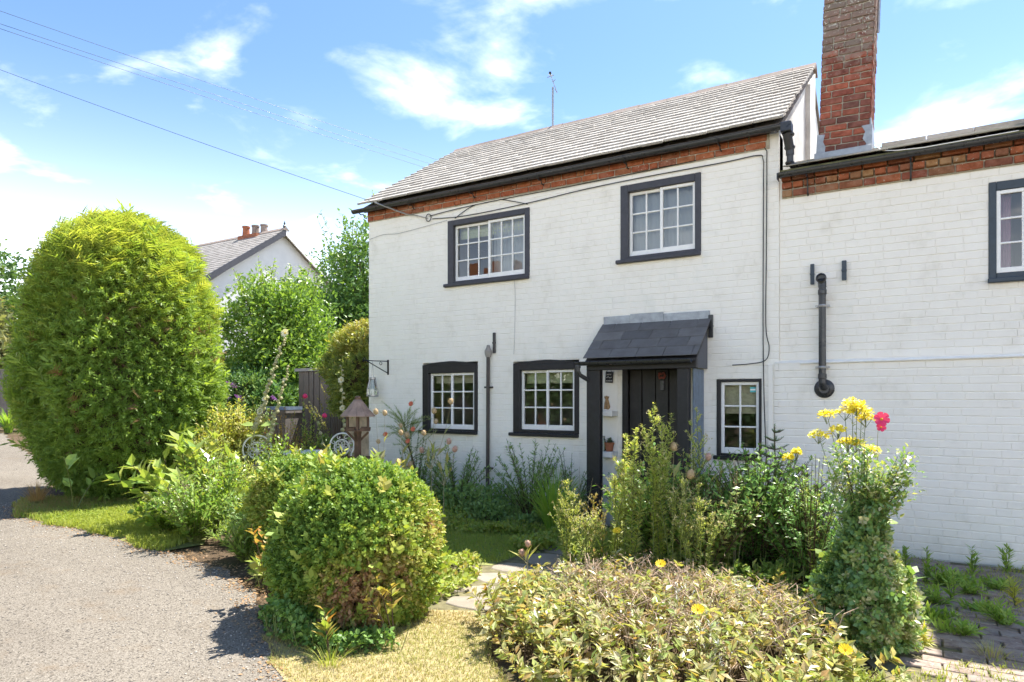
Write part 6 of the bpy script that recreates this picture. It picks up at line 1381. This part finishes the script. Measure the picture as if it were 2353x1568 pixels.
# left border
CHO = leafm('choisya_leaf', [(.13,.23,.035), (.18,.28,.045), (.25,.33,.06), (.09,.17,.03), (.32,.36,.09)], .4, .35, .45, mode='obj')
leafy('choisya', 'bright green leafy bush nearest the drive, left of the box bushes', 'bush', -5.12, -3.62, 80, .80, .52, LEAF, (.06, .10), 22, CHO, 161, limit=220, t0=.12, out=1.0, up=.15)
leafy('choisya', 'green leafy bush behind the lavender, in front of the laurel', 'bush', -5.45, -3.1, 70, .98, .45, LEAF, (.06, .10), 20, CHO, 162, limit=120, t0=.15)
leafy('choisya', 'pale green bush right of the left metal chair', 'bush', -5.55, -2.2, 70, 1.12, .42, LEAF, (.06, .10), 22, CHO, 163, limit=120, t0=.15)
leafy('choisya', 'green bush filling the gap behind the smaller box', 'bush', -4.45, -2.75, 46, .85, .42, LEAF, (.05, .09), 22, CHO, 164, limit=120, t0=.15)
leafy('choisya', 'low green bush beside the bird table foot', 'bush', -5.0, -1.75, 40, .72, .42, LEAF, (.05, .08), 22, CHO, 165, limit=60, t0=.15)
leafy('choisya', 'dark leafy bush in the middle of the left border', 'bush', -4.75, -3.25, 46, .62, .40, LEAFN, (.08, .13), 22, BUD, 166, t0=.12)
leafy('euphorbia', 'yellow green bushy plant under the left metal chair', 'bush', -5.75, -2.6, 80, .82, .45, LEAFN, (.06, .10), 30, GOLD, 167, t0=.15)
leafy('euphorbia', 'light green plant mass between the two box bushes and the lavender', 'bush', -4.15, -3.75, 50, .52, .38, LEAFN, (.06, .11), 26, leafm('light_plant_leaf', [(.15,.25,.05), (.21,.30,.06), (.28,.34,.09)], .42), 168, t0=.1)
leafy('hydrangea', 'broad leaved green plant at the drive edge below the rhododendron', 'bush', -5.75, -3.55, 40, .50, .38, LEAFR, (.07, .12), 16, CHO, 169, limit=100, t0=.1)
leafy('phlox', 'pale leafy plant in front of the golden shrub', 'bush', -6.55, -2.5, 80, 1.15, .42, LEAFN, (.07, .11), 28, leafm('phlox_leaf', [(.20,.28,.06), (.28,.34,.09), (.36,.38,.12)], .42), 170, t0=.15)
LAU = leafm('laurel_leaf', [(.17,.25,.05), (.24,.31,.07), (.33,.36,.10), (.13,.21,.045), (.42,.40,.14)], .38, .25, .55, mode='obj')
leafy('rhododendron', 'large leaved rhododendron branch leaning towards the yew', 'shrub', -5.72, -3.35, 7, .95, .55, LEAF, (.17, .25), 15, LAU, 171, stem=TWIG, limit=200, t0=.55, tilt=(-.45, -.1), r=.010, taper=.1)
leafy('rhododendron', 'taller large leaved rhododendron in front of the yew', 'shrub', -6.0, -3.0, 9, 1.15, .42, LEAF, (.17, .25), 14, LAU, 172, stem=TWIG, limit=200, t0=.5, r=.010, taper=.1)
YLS = leafm('yellow_shrub_leaf', [(.44,.46,.09), (.54,.53,.13), (.36,.42,.08), (.58,.48,.17)], .45)
leafy('golden_shrub', 'golden yellow leaved shrub between yew and bin', 'shrub', -6.95, -1.8, 120, 1.55, .68, LEAF, (.07, .13), 36, YLS, 181, stem=TWIG, t0=.2)
leafy('golden_shrub', 'orange tinted shrub in front of the wheelie bin', 'shrub', -6.75, -1.15, 60, 1.35, .45, LEAFN, (.06, .11), 36, leafm('orange_shrub_leaf', [(.36,.28,.08), (.48,.24,.08), (.24,.27,.06), (.30,.14,.06)], .4), 182, stem=TWIG, t0=.2)
t, P = leafy('butterfly_bush', 'buddleia with purple flower spikes behind the golden shrub', 'shrub', -7.75, -1.1, 30, 1.78, .62, LEAFN, (.08, .13), 30, BUD, 183, stem=TWIG, t0=.3)
PURP = leafm('purple_flower', [(.22,.08,.34), (.30,.12,.40), (.16,.05,.26)], .25)
for (c, dd) in (((-7.85,-1.15,1.78), (-.5,-.2,.25)), ((-7.25,-.95,1.62), (.6,-.2,-.15)), ((-7.95,-1.2,1.60), (-.4,-.3,.3)), ((-7.6,-1.25,1.58), (.3,-.5,.2))):
    n = 160; k = rng.random(n); q = np.array(c)+np.outer(k, unit(np.array(dd)))*.19+rng.normal(0, .022, (n, 3))*(1.1-k)[:, None]; Fol().add(DIAM, q, rng.normal(size=(n, 3)), .018).build('flower', PURP, t, kind=None)
rs2, P = leafy('rose_bush', 'rose bush with pink buds between bin and bird table', 'rose', -6.55, -.85, 16, 1.55, .38, LEAF, (.05, .075), 46, leafm('garden_rose_leaf', [(.15,.22,.05), (.22,.29,.07), (.30,.34,.10)], .4), 184, stem=TWIG)
for c in ((-6.50,-.95,1.62), (-6.25,-.80,1.33)): MB().lathe([(.001,-.03), (.035,-.01), (.04,.015), (.02,.04), (.001,.05)], c, 10).build('flower', PINK, rs2, smooth=True)
hollyhock('tall leaning hollyhock with a white bloom at its tip, beside the yew', (-6.62, -2.15, terr(-6.6)), (-5.92, -1.76, 2.48), 44, [(.995, .06), (.55, .05), (.62, .035)], 62, CREAMP, 9, (.16, .28))
hollyhock('shorter leaning hollyhock below the tallest one', (-6.45, -2.0, terr(-6.4)), (-5.88, -1.74, 2.04), 30, [(.9, .025)], 63, CREAMP, 6, (.14, .24))
hollyhock('upright pale hollyhock in front of the shed, above the bird table', (-6.42, -.25, terr(-6.4)), (-6.40, -.29, 2.12), 16, [(.88, .055), (.66, .045), (.8, .03)], 64, CREAMP, 8, (.10, .18))
hollyhock('thin seeding stem leaning right of the rose bush', (-6.0, -.75, terr(-6)), (-6.42, -.9, 1.55), 6, [(.35, .04)], 65, CREAMP, 2, (.06, .09), w=.6)
# climber over the shed and garden wall
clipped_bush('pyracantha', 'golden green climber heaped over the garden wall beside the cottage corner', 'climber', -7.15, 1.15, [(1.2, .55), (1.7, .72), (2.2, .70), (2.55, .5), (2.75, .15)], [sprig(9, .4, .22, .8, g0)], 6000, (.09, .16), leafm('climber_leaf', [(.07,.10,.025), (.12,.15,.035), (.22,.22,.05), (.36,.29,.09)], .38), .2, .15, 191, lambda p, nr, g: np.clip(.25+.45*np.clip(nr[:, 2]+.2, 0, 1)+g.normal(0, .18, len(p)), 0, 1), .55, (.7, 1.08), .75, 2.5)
leafy('trailing_climber', 'thin golden climber trailing over the front of the shed', 'climber', -8.35, 1.55, 16, 2.05, .75, LEAFN, (.05, .09), 50, YLS, 192, stem=TWIG, t0=.6)
# trees
def tree(name, label, x, y, h, cc, rad, ncl, per, cs, tm, size, mat, seed, shoots=0, tr=.11, up=.2, group=None, sh=(.6, 1.1), rndf=None):
    g = np.random.default_rng(seed); z0 = terr(x); t = thing(name, label, 'tree', (x, y, z0), group); cc = np.array(cc); rad = np.array(rad)
    top = np.array([cc[0], cc[1], cc[2]+rad[2]*.3]); tp = np.array([[x, y, z0-.1], [x+.05, y, z0+.35*(top[2]-z0)], [(x+cc[0])/2, (y+cc[1])/2, z0+.7*(top[2]-z0)], top]); MB().tube([tuple(p) for p in tp], [tr, tr*.8, tr*.5, tr*.12], 10).build('trunk', BARK, t, smooth=True)
    d = unit(g.normal(size=(ncl, 3))); rr = g.random(ncl)**.38; C = cc+d*rad*rr[:, None]*(1+.16*vnoise(d, seed, 2.5))[:, None]; m = MB(); f = Fol()
    for c in C[::2]:
        k = np.clip((c[2]-z0)/(top[2]-z0)*.7, .25, .9); s, _ = along(tp, np.array([k])); s = s[0]; m.tube([tuple(s), tuple((s+c)/2+np.array([0, 0, .1])), tuple(c)], [tr*.26, tr*.16, tr*.05], 5, cap=False)
    m.build('branch', BARK, t)
    n = ncl*per; q = np.repeat(C, per, 0)+g.normal(0, cs, (n, 3))*np.array([1, 1, .75]); dd = unit(g.normal(size=(n, 3))+np.array([0, 0, up])+unit(q-cc)*.5); rv = np.repeat(g.random(ncl), per)*.5+g.random(n)*.5
    f.add(tm, q, dd, g.uniform(size[0], size[1], n), rnd=rv)
    if shoots:
        P = []
        for i in range(shoots):
            dv = unit(np.array([g.normal(0, .55), g.normal(0, .55), 1.0])); b = cc+dv*rad*.75; e = b+unit(dv*[.7, .7, 1]+np.array([0, 0, .4]))*g.uniform(sh[0], sh[1]); P.append(np.linspace(b, e, 6)+np.outer(np.linspace(0, 1, 6)**2, g.normal(0, .08, 3)))
        stems_mesh(P, .012, BARK, t, 'shoot', 4); q, d2, s, nr = stem_leaves(P, 26, size, g, .1, .9, .1, .3); f.add(tm, q, d2, s, nr, rnd=.6+.4*g.random(len(q)))
    f.build('crown', mat, t); return t
PEAR = leafm('pear_leaf', [(.055,.105,.024), (.085,.15,.03), (.13,.20,.04), (.20,.27,.06)], .42, .35, .45)
DARK = leafm('dark_tree_leaf', [(.030,.070,.020), (.05,.10,.026), (.08,.14,.035), (.13,.19,.05)], .36, .4, .4)
tree('pear_tree', 'bushy light green pear tree between the yew and the shed', -11.75, 2.85, 5.0, (-11.75, 2.85, 2.65), (1.45, 1.45, 1.75), 165, 150, .24, LEAF, (.09, .15), PEAR, 201, 26)
tree('hazel_tree', 'tall dark leaved tree with wispy top behind the cottage corner', -12.9, 6.6, 8, (-12.5, 6.75, 3.9), (1.75, 1.75, 2.7), 170, 150, .28, LEAF, (.10, .17), DARK, 202, 30, .14, sh=(.8, 1.7))
tree('hazel_tree', 'second dark tree hidden mostly behind the cottage, right of the pear', -11.6, 8.4, 7, (-11.2, 8.4, 3.6), (1.7, 1.7, 2.2), 120, 120, .3, LEAF, (.10, .17), DARK, 203, 10, .14)
clipped_bush('privet_hedge', 'dark green shrub filling the ground below the pear tree', 'bush', -11.2, 1.7, [(.05, .9), (.6, 1.1), (1.2, 1.05), (1.6, .7), (1.8, .2)], [sprig(9, .45, .26, .8, g0)], 5000, (.14, .24), DARK, .3, .12, 193)
clipped_bush('privet_hedge', 'dark green shrub behind the wheelie bin left of the shed', 'bush', -12.4, 4.2, [(.05, 1.1), (.8, 1.3), (1.6, 1.2), (2.0, .8), (2.2, .2)], [sprig(9, .45, .26, .8, g0)], 5000, (.14, .24), DARK, .3, .12, 194)
FARL = leafm('far_tree_leaf', [(.035,.070,.022), (.055,.10,.03), (.09,.13,.04)], .3)
for i, (x, y, cz, r, rz_, lb) in enumerate(((-31.5, 4.0, 4.9, 2.6, 2.7, 'large dark tree at the left edge beyond the fence'), (-29.0, 3.3, 3.0, 2.0, 1.8, 'lower olive green tree at the left edge above the fence'), (-27.6, 7.0, 5.2, 2.2, 2.4, 'dark tree showing just left of the yew top'))):
    tree('garden_tree', lb, x, y, 7, (x, y, cz), (r, r, rz_), 90, 130, .40, LEAF, (.20, .34), FARL if i != 1 else leafm('olive_tree_leaf', [(.10,.12,.05), (.15,.16,.07), (.22,.20,.10)], .3), 210+i, 8, .18, group='trees beyond the fence')
# hedge and trees across the drive behind the viewer, mirrored in the lower panes
for i, x in enumerate((-16.5, -13.5, -10.5, -7.5, -4.0)):
    tree('roadside_tree', 'dark green tree behind the viewer, mirrored faintly in the lower window panes', x, -14.6+.5*(i % 2), 4, (x, -14.6+.5*(i % 2), 1.9), (1.9, 1.0, 1.7), 50, 90, .35, LEAF, (.2, .32), FARL, 230+i, 0, .14, group='trees behind the viewer')
# weeds on the paving
WEED = leafm('paving_weed_leaf', [(.14,.24,.04), (.19,.30,.05), (.26,.34,.08), (.11,.19,.04)], .4)
wl_ = [(1.73,-.62,.34,'tall willowherb seedling by the wing wall, left of its twin'), (2.00,-.32,.32,'tall willowherb seedling by the wing wall, right of its twin'), (1.54,-1.60,.30,'upright bright green weed in the middle of the paving'), (1.96,-1.50,.34,'yellowing pointed weed at the right edge of the paving'), (1.43,-2.22,.14,'low spreading weed beside the holly'), (1.58,-2.45,.12,'flat rosette weed in the paving near the holly'), (1.38,-1.15,.38,'leggy weed against the wing wall near the holly'), (1.85,-2.05,.20,'pale leafy weed at the right edge of the picture'), (1.50,-1.15,.22,'bushy low weed below the wing wall'), (1.66,-1.30,.16,'small weed tuft between paving bricks'), (1.30,-2.75,.12,'yellow green weed at the foot of the holly'), (1.22,-.75,.30,'thin seeded weed at the foot of the wing wall'), (1.72,-1.75,.10,'tiny low weed in the middle row of paving bricks'), (1.45,-1.75,.20,'broad tufted weed between the holly and the bright green one'), (1.62,-.95,.14,'short dark weed near the wing wall'), (1.88,-1.0,.12,'small pale weed right of the willowherb seedlings')]
for i, (x, y, h, lb) in enumerate(wl_):
    leafy('paving_weed', lb, 'weed', x, y, 3 if h > .25 else 8, h, .05 if h > .25 else .16, LEAFN, (.05, .11), 22, WEED if i not in (3, 10) else YLS, 240+i, r=.004, t0=.1, up=.4, taper=.3, group='weeds in the brick paving')
f = Fol(); P = sample_poly([(1.1,-3.4), (1.0,-2.6), (1.15,-1.0), (1.1,-.05), (2.9,-.05), (2.9,-1.0), (2.3,-3.4), (1.7,-3.6)], 9000); k = vnoise(np.column_stack([P, np.zeros(len(P))]), 9, 2.4); P = P[k > -.1]; blades(f, P, rng.uniform(.012, .075, len(P)), .003, 1.0, rng.random(len(P)), z0=.005); tag(f.build('paving_grass', GRASS_Y), 'thin moss and grass growing in the paving joints by the wing wall', 'grass')
f = Fol(); P = sample_poly([(.85,-3.35), (1.15,-3.55), (1.5,-3.9), (1.3,-4.3), (.9,-4.3)], 3000); blades(f, P, rng.uniform(.02, .10, len(P)), .004, .9, rng.random(len(P))); tag(f.build('border_grass', GRASS_Y), 'sunlit yellow green grass at the foot of the holly', 'grass')
f = Fol(); P = sample_poly([(-.6,-4.75), (.4,-4.95), (1.0,-4.5), (1.3,-4.3), (1.3,-5.0), (.2,-5.3), (-.7,-5.0)], 6000); blades(f, P, rng.uniform(.02, .09, len(P)), .003, .8, rng.random(len(P))); tag(f.build('shaded_border_grass', GRASS_G), 'green grass along the front edge of the golden shrub patch', 'grass')
